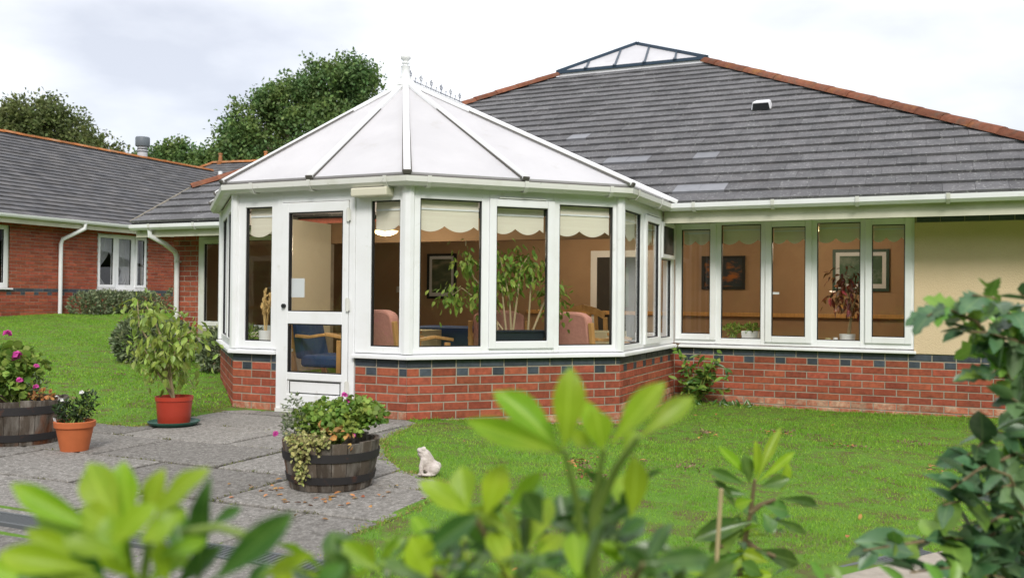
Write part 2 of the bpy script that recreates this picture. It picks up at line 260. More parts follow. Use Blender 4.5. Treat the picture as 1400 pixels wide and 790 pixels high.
class MB:
    def __init__(s, T=None): s.v = []; s.f = []; s.T = T
    def add(s, V, F):
        n = len(s.v)
        for p in V:
            p = Vector(p); s.v.append(s.T @ p if s.T is not None else p)
        s.f += [tuple(i+n for i in f) for f in F]
        return s
    def box(s, x0, x1, y0, y1, z0, z1):
        return s.add([(x0, y0, z0), (x1, y0, z0), (x1, y1, z0), (x0, y1, z0), (x0, y0, z1), (x1, y0, z1), (x1, y1, z1), (x0, y1, z1)],
                     [(3, 2, 1, 0), (4, 5, 6, 7), (0, 1, 5, 4), (1, 2, 6, 5), (2, 3, 7, 6), (3, 0, 4, 7)])
    def bar(s, a, b, wd, ht, up=(0, 0, 1), lift=0.0):
        a = Vector(a); b = Vector(b); d = (b-a).normalized(); up = Vector(up)
        sx = d.cross(up).normalized(); uz = sx.cross(d).normalized()
        V = []
        for p in (a, b):
            for (i, j) in ((-1, 0), (1, 0), (1, 1), (-1, 1)): V.append(p + sx*(wd/2*i) + uz*(lift + ht*j))
        return s.add(V, [(0, 1, 2, 3), (7, 6, 5, 4), (0, 4, 5, 1), (1, 5, 6, 2), (2, 6, 7, 3), (3, 7, 4, 0)])
    def prism(s, P, h):                        # polygon P (3D) pushed along vector h
        n = len(P); h = Vector(h); V = [Vector(p) for p in P] + [Vector(p)+h for p in P]
        return s.add(V, [tuple(range(n))[::-1], tuple(range(n, 2*n))] + [(i, (i+1) % n, n+(i+1) % n, n+i) for i in range(n)])
    def tube(s, P, r, n=8, cap=True):
        P = [Vector(p) for p in P]; k = len(P); rr = r if isinstance(r, (list, tuple)) else [r]*k
        V = []; prev = None
        for i in range(k):
            d = (P[min(i+1, k-1)] - P[max(i-1, 0)]).normalized()
            ref = prev if prev is not None else (Vector((0, 0, 1)) if abs(d.z) < .9 else Vector((1, 0, 0)))
            x = (ref - d*ref.dot(d)).normalized(); y = d.cross(x); prev = x
            for j in range(n):
                a = 2*math.pi*j/n; V.append(P[i] + (x*math.cos(a) + y*math.sin(a))*rr[i])
        F = [(i*n+j, i*n+(j+1) % n, (i+1)*n+(j+1) % n, (i+1)*n+j) for i in range(k-1) for j in range(n)]
        if cap: F += [tuple(range(n))[::-1], tuple((k-1)*n+j for j in range(n))]
        return s.add(V, F)
    def lathe(s, prof, c, n=28, sq=None):      # prof: [(r, z)]
        V = []; c = Vector(c)
        for r, z in prof:
            for j in range(n):
                a = 2*math.pi*j/n; V.append(c + Vector((r*math.cos(a), r*math.sin(a), z)))
        k = len(prof)
        F = [(i*n+j, i*n+(j+1) % n, (i+1)*n+(j+1) % n, (i+1)*n+j) for i in range(k-1) for j in range(n)]
        if prof[0][0] > 1e-4: F.append(tuple(range(n))[::-1])
        if prof[-1][0] > 1e-4: F.append(tuple((k-1)*n+j for j in range(n)))
        return s.add(V, F)
    def ball(s, c, r, nu=10, nv=6, M=None):
        V = []; c = Vector(c); r = Vector(r) if not isinstance(r, (int, float)) else Vector((r, r, r))
        for i in range(nv+1):
            t = math.pi*i/nv
            for j in range(nu):
                a = 2*math.pi*j/nu
                p = Vector((r.x*math.sin(t)*math.cos(a), r.y*math.sin(t)*math.sin(a), r.z*math.cos(t)))
                V.append(c + (M @ p if M is not None else p))
        return s.add(V, [(i*nu+j, (i+1)*nu+j, (i+1)*nu+(j+1) % nu, i*nu+(j+1) % nu) for i in range(nv) for j in range(nu)])
    def sweep(s, path, prof, z, closed_prof=True):   # horizontal path, profile (out, dz); out = right of travel
        P = [Vector((p[0], p[1])) for p in path]; k = len(P); V = []
        for i in range(k):
            d0 = (P[i]-P[i-1]).normalized() if i > 0 else (P[1]-P[0]).normalized()
            d1 = (P[i+1]-P[i]).normalized() if i < k-1 else d0
            n0 = Vector((d0.y, -d0.x)); n1 = Vector((d1.y, -d1.x)); mm = (n0+n1).normalized(); sc = 1/max(.3, mm.dot(n0))
            for o, dz in prof: V.append((P[i].x+mm.x*o*sc, P[i].y+mm.y*o*sc, z+dz))
        n = len(prof)
        F = [(i*n+j, i*n+(j+1) % n, (i+1)*n+(j+1) % n, (i+1)*n+j) for i in range(k-1) for j in range(n)]
        F += [tuple(range(n))[::-1], tuple((k-1)*n+j for j in range(n))]
        return s.add(V, F)
    def build(s, name, mt, parent=None, smooth=False, kind=None, bevel=0.0, fix=True, angle=40):
        V = np.array([tuple(p) for p in s.v], dtype=float)
        lo = V.min(0); hi = V.max(0); c = np.array([(lo[0]+hi[0])/2, (lo[1]+hi[1])/2, lo[2]])
        me = bpy.data.meshes.new(name); me.from_pydata((V-c).tolist(), [], s.f)
        if fix:
            bm = bmesh.new(); bm.from_mesh(me); bmesh.ops.recalc_face_normals(bm, faces=bm.faces)
            bm.to_mesh(me); bm.free()
        if smooth:
            me.polygons.foreach_set('use_smooth', [True]*len(me.polygons)); me.set_sharp_from_angle(angle=R(angle))
        me.materials.append(mt)
        o = bpy.data.objects.new(name, me); put(o, c, parent)
        if bevel:
            b = o.modifiers.new('bevel', 'BEVEL'); b.width = bevel; b.segments = 2; b.limit_method = 'ANGLE'
        if kind: o['kind'] = kind
        return o

def facet(o, x, inward, z0=EYE):               # local: x along, y inward, z relative to the eye
    M = Matrix.Identity(4); x = Vector((*x, 0)).normalized(); y = Vector((*inward, 0)).normalized()
    for i in range(3): M[i][0] = x[i]; M[i][1] = y[i]; M[i][2] = (0, 0, 1)[i]
    M[0][3], M[1][3], M[2][3] = o[0], o[1], z0
    return M

def clip(poly, rect):                          # Sutherland-Hodgman, poly any, rect = (x0,x1,y0,y1)
    x0, x1, y0, y1 = rect
    def cut(P, inside, inter):
        out = []
        for i in range(len(P)):
            a, b = P[i-1], P[i]
            ia, ib = inside(a), inside(b)
            if ib:
                if not ia: out.append(inter(a, b))
                out.append(b)
            elif ia: out.append(inter(a, b))
        return out
    ix = lambda X: (lambda a, b: (X, a[1]+(b[1]-a[1])*(X-a[0])/(b[0]-a[0])))
    iy = lambda Y: (lambda a, b: (a[0]+(b[0]-a[0])*(Y-a[1])/(b[1]-a[1]), Y))
    P = list(poly)
    for ins, it in ((lambda p: p[0] >= x0, ix(x0)), (lambda p: p[0] <= x1, ix(x1)), (lambda p: p[1] >= y0, iy(y0)), (lambda p: p[1] <= y1, iy(y1))):
        P = cut(P, ins, it)
        if len(P) < 3: return []
    Q = []
    for p in P:
        if not Q or math.hypot(p[0]-Q[-1][0], p[1]-Q[-1][1]) > 1e-4: Q.append(p)
    if len(Q) > 2 and math.hypot(Q[0][0]-Q[-1][0], Q[0][1]-Q[-1][1]) < 1e-4: Q.pop()
    if len(Q) < 3: return []
    ar = 0.5*sum(Q[i-1][0]*Q[i][1]-Q[i][0]*Q[i-1][1] for i in range(len(Q)))
    if abs(ar) < 1e-4: return []
    return Q if ar > 0 else Q[::-1]

# ------------------------------------------------------------------ plan of the place
S2 = 2**-.5
LA, LB, LC = 1.909, 2.0676, 2.0721
B_ = (0.0, 0.0); A_ = (-LA, 0.0); C_ = (LB*S2, LB*S2); D_ = (C_[0], C_[1]+LC)
A2_ = (-LA-LB*S2, LB*S2); D2_ = (A2_[0], D_[1])
WV = D_[1]                                     # main wall plane v
EAVE_V = WV-0.685; EAVE_Z = 1.05               # eave, z relative to the eye
SILL = -0.528
HX0, HX1 = -6.15, 5.75                         # main house ends along u
TA = facet(A_, (1, 0), (0, 1)); TB = facet(B_, (S2, S2), (-S2, S2)); TC = facet(C_, (0, 1), (-1, 0)); TA2 = facet(A2_, (S2, -S2), (S2, S2))
TW = facet((0, WV), (1, 0), (0, 1))            # main wall, x = world u
LU = -13.95; TL = facet((LU, 0), (0, 1), (-1, 0))   # left house wall, x = world v

PAVE = [(-7, -1.30), (-1.72, -1.34), (-1.93, -0.02), (0.0, -0.02), (0.16, -0.12), (0.40, -1.02), (0.80, -1.62), (1.16, -1.98), (1.56, -2.16), (1.78, -2.5),
        (1.74, -3.0), (1.72, -3.40), (1.86, -3.783), (-7, -3.783)]
PAVE2 = [(-7, -3.937), (2.05, -3.937), (2.2, -4.6), (2.3, -8), (-7, -8)]
def inside(poly, x, y):
    r = False; n = len(poly)
    for i in range(n):
        x1, y1 = poly[i-1]; x2, y2 = poly[i]
        if (y1 > y) != (y2 > y) and x < (x2-x1)*(y-y1)/(y2-y1)+x1: r = not r
    return r
def sst(a, b, x): t = np.clip((x-a)/(b-a), 0, 1); return t*t*(3-2*t)
def height(u, v):
    u = np.asarray(u, float); v = np.asarray(v, float)
    h = 0.095 - 0.11*sst(-0.1, 2.6, u+v)*sst(-3.2, -1.0, v)
    left = np.clip(-(u+2)*.79+(v+1)*.62, 0, 15)
    h = h + 0.042*left*sst(-1.2, -2.6, -(-u)*1.0)*1.0
    h = h + 0.006*np.sin(u*2.1+v*1.3)+0.005*np.sin(v*3.1-u*1.7)
    return h
def hgt(u, v): return float(height(u, v))
def ground_at(x, y, dz=0.0):
    d = at(x, y, 1)-CAM; t = 2.0
    for _ in range(4000):
        P = CAM+d*t
        if P.z <= hgt(P.x, P.y)+dz: return P
        t += 0.01
    return P

# ------------------------------------------------------------------ ground and paving
def build_ground():
    xs = np.concatenate([[-900, -300, -120, -60, -35, -24], np.arange(-18, 9.01, 0.16), [10.5, 13, 18, 30, 60, 120, 300, 900]])
    ys = np.concatenate([[-900, -300, -100, -40, -20, -12], np.arange(-9, 16.01, 0.16), [18, 22, 30, 45, 70, 120, 300, 900]])
    X, Y = np.meshgrid(xs, ys); Z = height(X, Y)
    sh = X.shape; Zf = Z.ravel().copy(); Xf = X.ravel(); Yf = Y.ravel()
    cons = [(A_[0]+.2, A_[1]+.15), (B_[0]-.1, .15), (C_[0]-.2, C_[1]+.1), (D_[0]-.2, D_[1]+.2), (D2_[0]+.2, D2_[1]+.2), (A2_[0]+.2, A2_[1]+.1)]
    for i in range(len(Zf)):
        x, y = Xf[i], Yf[i]
        if -8 < x < 4 and -9 < y < 1 and all(inside(PAVE, x+a, y+c) or inside(PAVE2, x+a, y+c) for a, c in ((.12, 0), (-.12, 0), (0, .12), (0, -.12))): Zf[i] = 0.035
        elif -7 < x < 2.2 and -3.98 <= y <= -3.74: Zf[i] = 0.03
        if (HX0+.15 < x < HX1-.1 and WV+.12 < y < 16) or (-4 < x < 2 and 0 < y < 4 and inside(cons, x, y)): Zf[i] = -0.15
    nx, ny = len(xs), len(ys)
    V = np.stack([Xf, Yf, Zf], 1)
    F = [(j*nx+i, j*nx+i+1, (j+1)*nx+i+1, (j+1)*nx+i) for j in range(ny-1) for i in range(nx-1)]
    me = bpy.data.meshes.new('ground'); me.from_pydata(V.tolist(), [], F); me.materials.append(M_GROUND)
    me.polygons.foreach_set('use_smooth', [True]*len(F))
    o = bpy.data.objects.new('ground', me); put(o, (0, 0, 0)); o['kind'] = 'structure'
build_ground()

def build_paving(name, poly, rows, Ls, starts):
    b = MB(); b.prism([(x, y, 0.046) for x, y in poly], (0, 0, 0.012))
    base = b.build(name, M_SOIL); base['kind'] = 'structure'
    for (v0, v1), Lu, st in zip(rows, Ls, starts):
        x = st - Lu*12
        while x < 3:
            g = 0.014+random.random()*0.008
            P = clip(poly, (x+g, x+Lu-g, v0+g, v1-g)); x += Lu
            if not P: continue
            q = MB(); z0, z1 = 0.05, 0.098+random.uniform(-.007, .004)
            tx, ty = random.uniform(-.004, .004), random.uniform(-.004, .004)
            cx = sum(p[0] for p in P)/len(P); cy = sum(p[1] for p in P)/len(P)
            n = len(P)
            low = [(p[0], p[1], z0) for p in P]; mid = [(p[0], p[1], z1-.006+tx*(p[0]-cx)+ty*(p[1]-cy)) for p in P]
            k = 0.985
            top = [(cx+(p[0]-cx)*k, cy+(p[1]-cy)*k, z1+tx*(p[0]-cx)+ty*(p[1]-cy)) for p in P]
            q.add(low+mid+top, [tuple(range(2*n, 3*n))]+[(i, (i+1) % n, n+(i+1) % n, n+i) for i in range(n)]+[(n+i, n+(i+1) % n, 2*n+(i+1) % n, 2*n+i) for i in range(n)])
            q.build('paving_slab', M_SLAB, base, fix=False)
RH = 0.714
rows = [(-3.138-RH*.93, -3.138), (-3.138, -2.424), (-2.424, -1.71), (-1.71, -0.996), (-0.996, -0.282), (-0.282, 0.3)]
build_paving('patio_paving', PAVE, rows, [1.05]*6, [.25, .70, .07, .55, .16, .6])
build_paving('garden_path', PAVE2, [(-3.937-RH*(i+1), -3.937-RH*i) for i in range(6)], [1.05]*6, [.1, .6, .3, .8, .2, .5])

# ------------------------------------------------------------------ brickwork
BRICK_ME = {}
def brick_mesh(Lb, mt, h=0.065, depth=0.05):
    key = (round(Lb, 3), mt.name)
    if key in BRICK_ME: return BRICK_ME[key]
    c = 0.004; x = Lb/2; z = h/2
    V = [(-x+c, 0, -z+c), (x-c, 0, -z+c), (x-c, 0, z-c), (-x+c, 0, z-c),
         (-x, c, -z), (x, c, -z), (x, c, z), (-x, c, z), (-x, depth, -z), (x, depth, -z), (x, depth, z), (-x, depth, z)]
    F = [(0, 1, 2, 3)] + [(4+i, 4+(i+1) % 4, (i+1) % 4, i) for i in range(4)] + [(8+i, 8+(i+1) % 4, 4+(i+1) % 4, 4+i) for i in range(4)]
    me = bpy.data.meshes.new('brick'); me.from_pydata(V, [], F); me.materials.append(mt); BRICK_ME[key] = me
    return me
def courses(s0, s1, ztop, zbot, blue=True, pale_below=None, holes=()):
    """yield (s_centre, z_centre, length, material) for a stretcher-bond wall with a blue band"""
    k = 0; z = ztop
    while z > zbot+0.02:
        zc = z-0.0375
        if blue and k == 1:
            s = s0-0.11; alt = 0
            while s < s1:
                Lb = 0.215 if alt % 2 == 0 else 0.1025
                a, b = max(s, s0), min(s+Lb, s1)
                if b-a > 0.03: yield ((a+b)/2, zc, b-a, M_BRICK if alt % 2 == 0 else M_BLUE)
                s += Lb+0.01; alt += 1
        else:
            s = s0-(0.1125 if k % 2 else 0.0)
            while s < s1:
                a, b = max(s, s0), min(s+0.215, s1)
                if b-a > 0.03:
                    mt = M_BLUE if (blue and k == 0) else (M_BRICK_OLD if (pale_below is not None and zc < pale_below) else M_BRICK)
                    yield ((a+b)/2, zc, b-a, mt)
                s += 0.225
        z -= 0.075; k += 1
def lay_bricks(wall, T, s0, s1, ztop, zbot, blue=True, pale_below=None, zvis=-9):
    q = T.to_quaternion()
    for s, z, Lb, mt in courses(s0, s1, ztop, zbot, blue, pale_below):
        if z < zvis: continue
        o = bpy.data.objects.new('brick', brick_mesh(Lb, mt))
        o.rotation_mode = 'QUATERNION'; o.rotation_quaternion = q
        put(o, T @ Vector((s, random.uniform(-.0015, .0015), z)), wall)
def brick_stuff(name, parent, T, bricks, mt):
    b = MB(T)
    for s, z, Lb in bricks:
        b.box(s-Lb/2, s+Lb/2, random.uniform(-.002, .002), 0.03, z-.0325, z+.0325)
    return b.build(name, mt, parent, kind='stuff', fix=False) if bricks else None

def wall_cells(b, s0, s1, z0, z1, y0, y1, holes):
    xs = sorted({s0, s1, *[h[0] for h in holes], *[h[1] for h in holes]}); zs = sorted({z0, z1, *[h[2] for h in holes], *[h[3] for h in holes]})
    for i in range(len(xs)-1):
        run = None
        for j in range(len(zs)-1):
            cx = (xs[i]+xs[i+1])/2; cz = (zs[j]+zs[j+1])/2
            solid = s0 <= cx <= s1 and z0 <= cz <= z1 and not any(h[0] < cx < h[1] and h[2] < cz < h[3] for h in holes)
            if solid:
                if run is None: run = [zs[j], zs[j+1]]
                else: run[1] = zs[j+1]
            if (not solid or j == len(zs)-2) and run: b.box(xs[i], xs[i+1], y0, y1, run[0], run[1]); run = None

# ------------------------------------------------------------------ windows
def ring(b, x0, x1, z0, z1, gx0, gx1, gz0, gz1, y0, y1):
    b.box(x0, gx0, y0, y1, z0, z1); b.box(gx1, x1, y0, y1, z0, z1)
    b.box(gx0, gx1, y0+.0, y1, z0, gz0); b.box(gx0, gx1, y0+.0, y1, gz1, z1)
def make_blind(parent, T, x0, x1, zt, zb, n=2, y=0.068):
    b = MB(T); k = 12*n; V = []; F = []; amp = 0.055
    for j, yy in enumerate((y, y+.004)):
        for i in range(k+1):
            t = i/k; x = x0+(x1-x0)*t; zz = zb-amp*abs(math.sin(math.pi*n*t+.5))**.75
            V += [(x, yy, zt), (x, yy, zz)]
    o = 2*(k+1)
    for i in range(k):
        F += [(2*i, 2*i+1, 2*i+3, 2*i+2), (o+2*i+2, o+2*i+3, o+2*i+1, o+2*i), (2*i+1, o+2*i+1, o+2*i+3, 2*i+3)]
    b.add(V, F)
    bl = b.build('blind', M_BLIND, parent)
    c = MB(T); zm = zt-(zt-zb)*.42; c.box(x0, x1, y-.007, y-.001, zm-.008, zm+.008); c.build('blind_batten', M_UPVC, parent)
    return bl
def window(parent, T, x0, x1, z0, z1, g, opener=False, blind=0, y0=0.0, y1=0.06, mt=None, handle=False, zb=0.68):
    """one light: frame (the part), with gasket, pane, casement and blind below it"""
    mt = mt or M_UPVC; gx0, gx1, gz0, gz1 = g
    b = MB(T); pad = 0.055 if opener else 0.0
    ring(b, x0, x1, z0, z1, gx0-pad, gx1+pad, gz0-pad, gz1+pad, y0, y1)
    fr = b.build('window', mt, parent, bevel=0.004)
    gy = y0+.018
    if opener:
        c = MB(T); ring(c, gx0-pad-.012, gx1+pad+.012, gz0-pad-.012, gz1+pad+.012, gx0, gx1, gz0, gz1, y0-.022, y1-.006)
        c.build('casement', mt, fr, bevel=0.006); gy = y0
        c = MB(T); c.box(gx0+.02, gx1-.02, y0-.03, y0-.001, gz1+pad+.018, gz1+pad+.028); c.build('trickle_vent', M_GASKET if False else M_UPVC_OLD, fr)
        if handle:
            c = MB(T); c.box(gx0-.03, gx0+.07, y1+.01, y1+.03, (gz0+gz1)/2-.14, (gz0+gz1)/2-.115); c.build('handle', M_UPVC, fr)
    c = MB(T); w_ = .009; ring(c, gx0-.001, gx1+.001, gz0-.001, gz1+.001, gx0+w_, gx1-w_, gz0+w_, gz1-w_, gy-.004, gy+.03); c.build('gasket', M_GASKET, fr)
    c = MB(T); c.box(gx0+.004, gx1-.004, gy+.008, gy+.014, gz0+.004, gz1-.004); c.build('pane', M_GLASS, fr)
    if blind: make_blind(fr, T, gx0+.01, gx1-.01, gz1+.02, zb, blind)
    return fr

# ------------------------------------------------------------------ conservatory
con = thing('conservatory', 'white framed conservatory with pale pitched roof on a low red brick wall', 'conservatory', (-0.5, 1.5, 0.0))
ZB = -1.30
def dwarf_piece(T, x0, x1, n):
    q = MB(T); q.box(x0, x1, .0045, .11, ZB, SILL); w_ = q.build('dwarf_wall', M_MORTAR, con, fix=False); return w_
for T_, x0, x1, pale, lay0 in ((TA, 0.0, .505, -1.0, 0.0), (TA, 1.378, LA-.003, -.98, 1.378), (TB, .003, LB-.003, -1.06, .003), (TC, .003, LC, -.99, .003), (TA2, 0, LB-.003, None, 0.0), (facet(D2_, (0, -1), (1, 0)), 0, LC, None, None)):
    dw = dwarf_piece(T_, x0, x1, 0)
    if lay0 is not None: lay_bricks(dw, T_, lay0, x1, SILL-.004, ZB, True, pale, -1.2)

def off(o):                                     # wall line pushed outwards by o, left corner to right corner
    k = math.tan(R(22.5))
    return {'D2': (D2_[0]-o, D2_[1]), 'A2': (A2_[0]-o, A2_[1]-o*k), 'A': (A_[0]-o*k, -o), 'B': (o*k, -o), 'C': (C_[0]+o, C_[1]-o*k), 'D': (D_[0]+o, D_[1])}
# sills: a stepped white board left and right of the door
prof_sill = [(0.052, 0.0), (0.052, 0.024), (0.03, 0.034), (-0.07, 0.044), (-0.07, 0.0)]
b = MB(); b.sweep([A2_, A_, (A_[0]+0.512, 0)], prof_sill, EYE+SILL); b.build('sill', M_UPVC, con)
b = MB(); b.sweep([(A_[0]+1.372, 0), B_, C_, (D_[0], D_[1]-.053)], prof_sill, EYE+SILL); b.build('sill', M_UPVC, con)
FZ0, FZ1 = SILL+.044, 1.0
window(con, TA, .03, .512, FZ0, FZ1, (.131, .44, -.411, .843), blind=1, zb=.62)
window(con, TA, 1.372, LA-.035, FZ0, FZ1, (1.53, 1.826, -.425, .857), blind=1, zb=.645)
window(con, TB, .035, .742, FZ0, FZ1, (.109, .675, -.423, .873), blind=2, zb=.645)
window(con, TB, .742, 1.378, FZ0, FZ1, (.81, 1.309, -.377, .831), opener=True, blind=2, zb=.645)
window(con, TB, 1.378, LB-.035, FZ0, FZ1, (1.433, 1.983, -.422, .877), blind=2, zb=.645)
window(con, TC, .035, .775, FZ0, FZ1, (.13, .69, -.43, .873), blind=2, zb=.645)
window(con, TC, .775, 1.41, FZ0, FZ1, (.86, 1.335, -.388, .818), opener=True, blind=2, zb=.645)
wn = window(con, TC, 1.41, LC-.02, FZ0, FZ1, (1.48, 1.93, -.41, .46))
b = MB(TC); b.box(1.45, 1.96, -.02, .0, .49, .84); b.build('vent_grille', M_GASKET, wn)
b = MB(TC); ring(b, 1.43, 1.98, .47, .86, 1.47, 1.94, .51, .82, -.03, -.0005); b.build('vent_frame', M_UPVC, wn)
for (x0, x1) in ((.05, .9), (.9, 1.6), (1.6, LB-.04)):
    pass
window(con, TA2, .05, 1.0, FZ0, FZ1, (.14, .93, -.42, .86)); window(con, TA2, 1.0, LB-.035, FZ0, FZ1, (1.08, LB-.13, -.42, .86), blind=2, zb=.645)
for nm, TT, x0, x1 in (('s', facet(D2_, (0, -1), (1, 0)), .02, LC-.03),):
    b = MB(TT); b.box(x0, (x0+x1)/2, 0, .07, FZ0, FZ1); b.build('side_panel', M_LAMPBOX, con); window(con, TT, (x0+x1)/2, x1, FZ0, FZ1, ((x0+x1)/2+.06, x1-.08, -.42, .86))
# corner posts
for P, d in ((A_, (-math.sin(R(22.5)), -math.cos(R(22.5)))), (B_, (math.sin(R(22.5)), -math.cos(R(22.5)))), (C_, (math.cos(R(22.5)), -math.sin(R(22.5)))), (A2_, (-math.cos(R(22.5)), -math.sin(R(22.5))))):
    b = MB(); d = Vector((*d, 0)); t = Vector((-d.y, d.x, 0)); p = Vector((*P, 0))
    pl = [p+d*.028-t*.022, p+d*.028+t*.022, p+d*.008+t*.052, p-d*.07+t*.05, p-d*.07-t*.05, p+d*.008-t*.052]
    b.prism([(q.x, q.y, EYE+FZ0-.002) for q in pl], (0, 0, FZ1-FZ0)); b.build('corner_post', M_UPVC, con, bevel=.003)
# door
DZ = -1.035
b = MB(TA); b.box(.514, .572, -.012, .07, DZ, FZ1); b.box(1.312, 1.37, -.012, .07, DZ, FZ1); b.box(.572, 1.312, -.012, .07, .872, FZ1)
b.build('door_frame', M_UPVC, con, bevel=.004)
b = MB(TA); y0, y1 = -.026, .04
b.box(.578, .651, y0, y1, DZ+.02, .866); b.box(1.248, 1.306, y0, y1, DZ+.02, .866)
for z0, z1 in ((.777, .866), (-.241, -.128), (-.752, -.686), (DZ+.02, -.885)): b.box(.651, 1.248, y0, y1, z0, z1)
door = b.build('door', M_UPVC, con, bevel=.005)
for z0, z1 in ((-.128, .777), (-.686, -.241)):
    c = MB(TA); c.box(.652, 1.247, .0, .006, z0+.001, z1-.001); c.build('pane', M_GLASS, door)
    c = MB(TA); ring(c, .6505, 1.2485, z0-.0005, z1+.0005, .661, 1.238, z0+.009, z1-.009, -.018, .02); c.build('gasket', M_GASKET, door)
c = MB(TA); c.box(.651, 1.248, -.008, .02, -.885, -.752); c.build('door_panel', M_UPVC, door, bevel=.004)
c = MB(TA); ring(c, .668, 1.231, -.876, -.761, .676, 1.223, -.868, -.769, -.011, -.0085); c.build('panel_groove', M_GASKET, door)
c = MB(TA); c.tube([(.585+.03, -.05, -.079), (.615, -.024, -.079)], .02, 14); c.build('lock', M_GASKET, door, smooth=True)
for z in (.74, -.06, -.8):
    c = MB(TA); c.tube([(1.309, -.034, z-.06), (1.309, -.034, z+.06)], .013, 10); c.box(1.285, 1.333, -.031, -.0265, z-.05, z+.05); c.build('hinge', M_UPVC_OLD, door)
c = MB(TA); c.box(.665, .81, .012, .014, .0, .175); c.build('paper_notice', M_PAPER, door)
c = MB(TA); c.box(.52, 1.365, -.03, .09, DZ-.03, DZ+.015); c.build('threshold', M_UPVC_OLD, con)
# floor and inside of the conservatory
b = MB(); b.prism([(x, y, EYE-1.06) for x, y in ((A_[0]+.06, .1), (-.04, .1), (C_[0]-.11, C_[1]+.04), (D_[0]-.11, D_[1]-.01), (D2_[0]+.11, D2_[1]-.01), (A2_[0]+.11, A2_[1]+.04))], (0, 0, .02))
b.build('floor', M_CARPET, con)
# roof
RZ = EYE+1.072; P_ = Vector((-LA/2, 1.5216, EYE+2.271)); RE = Vector((-LA/2, 2.885, EYE+2.271))
oo = off(.10); E = {k: Vector((*v, RZ)) for k, v in oo.items()}
ED = Vector((D_[0]+.10, 2.885, RZ)); ED2 = Vector((D2_[0]-.10, 2.885, RZ))
def panel(pts):
    n = (pts[1]-pts[0]).cross(pts[2]-pts[0]).normalized()
    if n.z < 0: n = -n
    b = MB(); b.prism([p-n*.012 for p in pts], n*.024); return b.build('roof_panel', M_POLY, con)
mid = lambda a, b: (a+b)/2
for e0, e1 in (('A2', 'A'), ('A', 'B'), ('B', 'C')):
    mm = mid(E[e0], E[e1]); panel([E[e0], mm, P_]); panel([mm, E[e1], P_])
mC = mid(E['C'], ED); panel([E['C'], ED, RE, P_]); panel([ED2, E['A2'], P_, RE])
panel_b = MB(); panel_b.prism([ED2+Vector((.02, 0, 0)), ED-Vector((.02, 0, 0)), RE], (0, -.03, 0)); panel_b.build('gable_panel', M_POLY, con)
for e0 in (E['A2'], mid(E['A2'], E['A']), E['A'], mid(E['A'], E['B']), E['B'], mid(E['B'], E['C']), E['C']):
    top = P_ + (e0-P_).normalized()*.06
    b = MB(); b.bar(e0 - (P_-e0).normalized()*.012, top, .062, .034, lift=.008); gb = b.build('glazing_bar', M_UPVC, con, bevel=.006)
    c = MB(); d_ = (e0-P_).normalized(); c.bar(e0+d_*.012, e0+d_*.032, .075, .045, lift=.0); c.build('end_cap', M_DARKCAP, gb, bevel=.01)
    c = MB()
    sx = d_.cross(Vector((0, 0, 1))).normalized()*.0365
    for sg in (1, -1): c.bar(e0+sx*sg+d_*0, top+sx*sg*.55, .012, .014, lift=.012)
    c.build('bar_gasket', M_DARKCAP, gb)
for a_, b_ in ((ED, RE), (ED2, RE)):
    b = MB(); d_ = (b_-a_).normalized(); b.bar(a_-d_*.09, b_, .075, .045, lift=.01); b.build('glazing_bar', M_UPVC, con, bevel=.008)
b = MB(); b.bar(P_-Vector((0, .06, .02)), RE+Vector((0, .03, -.02)), .15, .055); ridge = b.build('ridge_beam', M_UPVC, con, bevel=.015)
b = MB(); b.lathe([(.0, -.03), (.13, -.03), (.12, .0), (.085, .045), (.07, .05), (.0, .05)], P_, 8); b.build('ridge_boss', M_UPVC, con, bevel=.006)
fz = P_+Vector((0, 0, .05))
b = MB(); b.lathe([(0, -.01), (.062, -.01), (.062, .03), (.05, .035), (.045, .05), (.045, .13), (.052, .14), (.028, .15), (.026, .165), (.042, .172), (.042, .185), (.026, .192), (.026, .2),
                   (.05, .22), (.055, .24), (.045, .262), (.026, .275), (.022, .3), (.012, .37), (.004, .43), (0, .432)], fz, 20)
b.build('finial', M_UPVC, con, smooth=True)
cz = P_.z+.035
b = MB(); y = P_.y+.1; k = 0
b.box(P_.x-.006, P_.x+.006, P_.y+.08, RE.y, cz-.005, cz+.018)
while y < RE.y-.08:
    h = .13 if k % 2 == 0 else .08
    b.tube([(P_.x, y, cz+.01), (P_.x, y, cz+h)], [.007, .003], 6)
    for sg in (1, -1):
        if k % 2 == 0:
            b.tube([(P_.x, y, cz+.07), (P_.x, y+sg*.02, cz+.085), (P_.x, y+sg*.03, cz+.105), (P_.x, y+sg*.02, cz+.118), (P_.x, y+sg*.012, cz+.108)], .005, 5)
        b.tube([(P_.x, y, cz+.02), (P_.x, y+sg*.03, cz+.045), (P_.x, y+sg*.05, cz+.04), (P_.x, y+sg*.052, cz+.022), (P_.x, y+sg*.04, cz+.02)], .006, 5)
    b.ball((P_.x, y, cz+h), .009, 8, 4); y += .115; k += 1
b.build('cresting', M_STEEL, ridge)
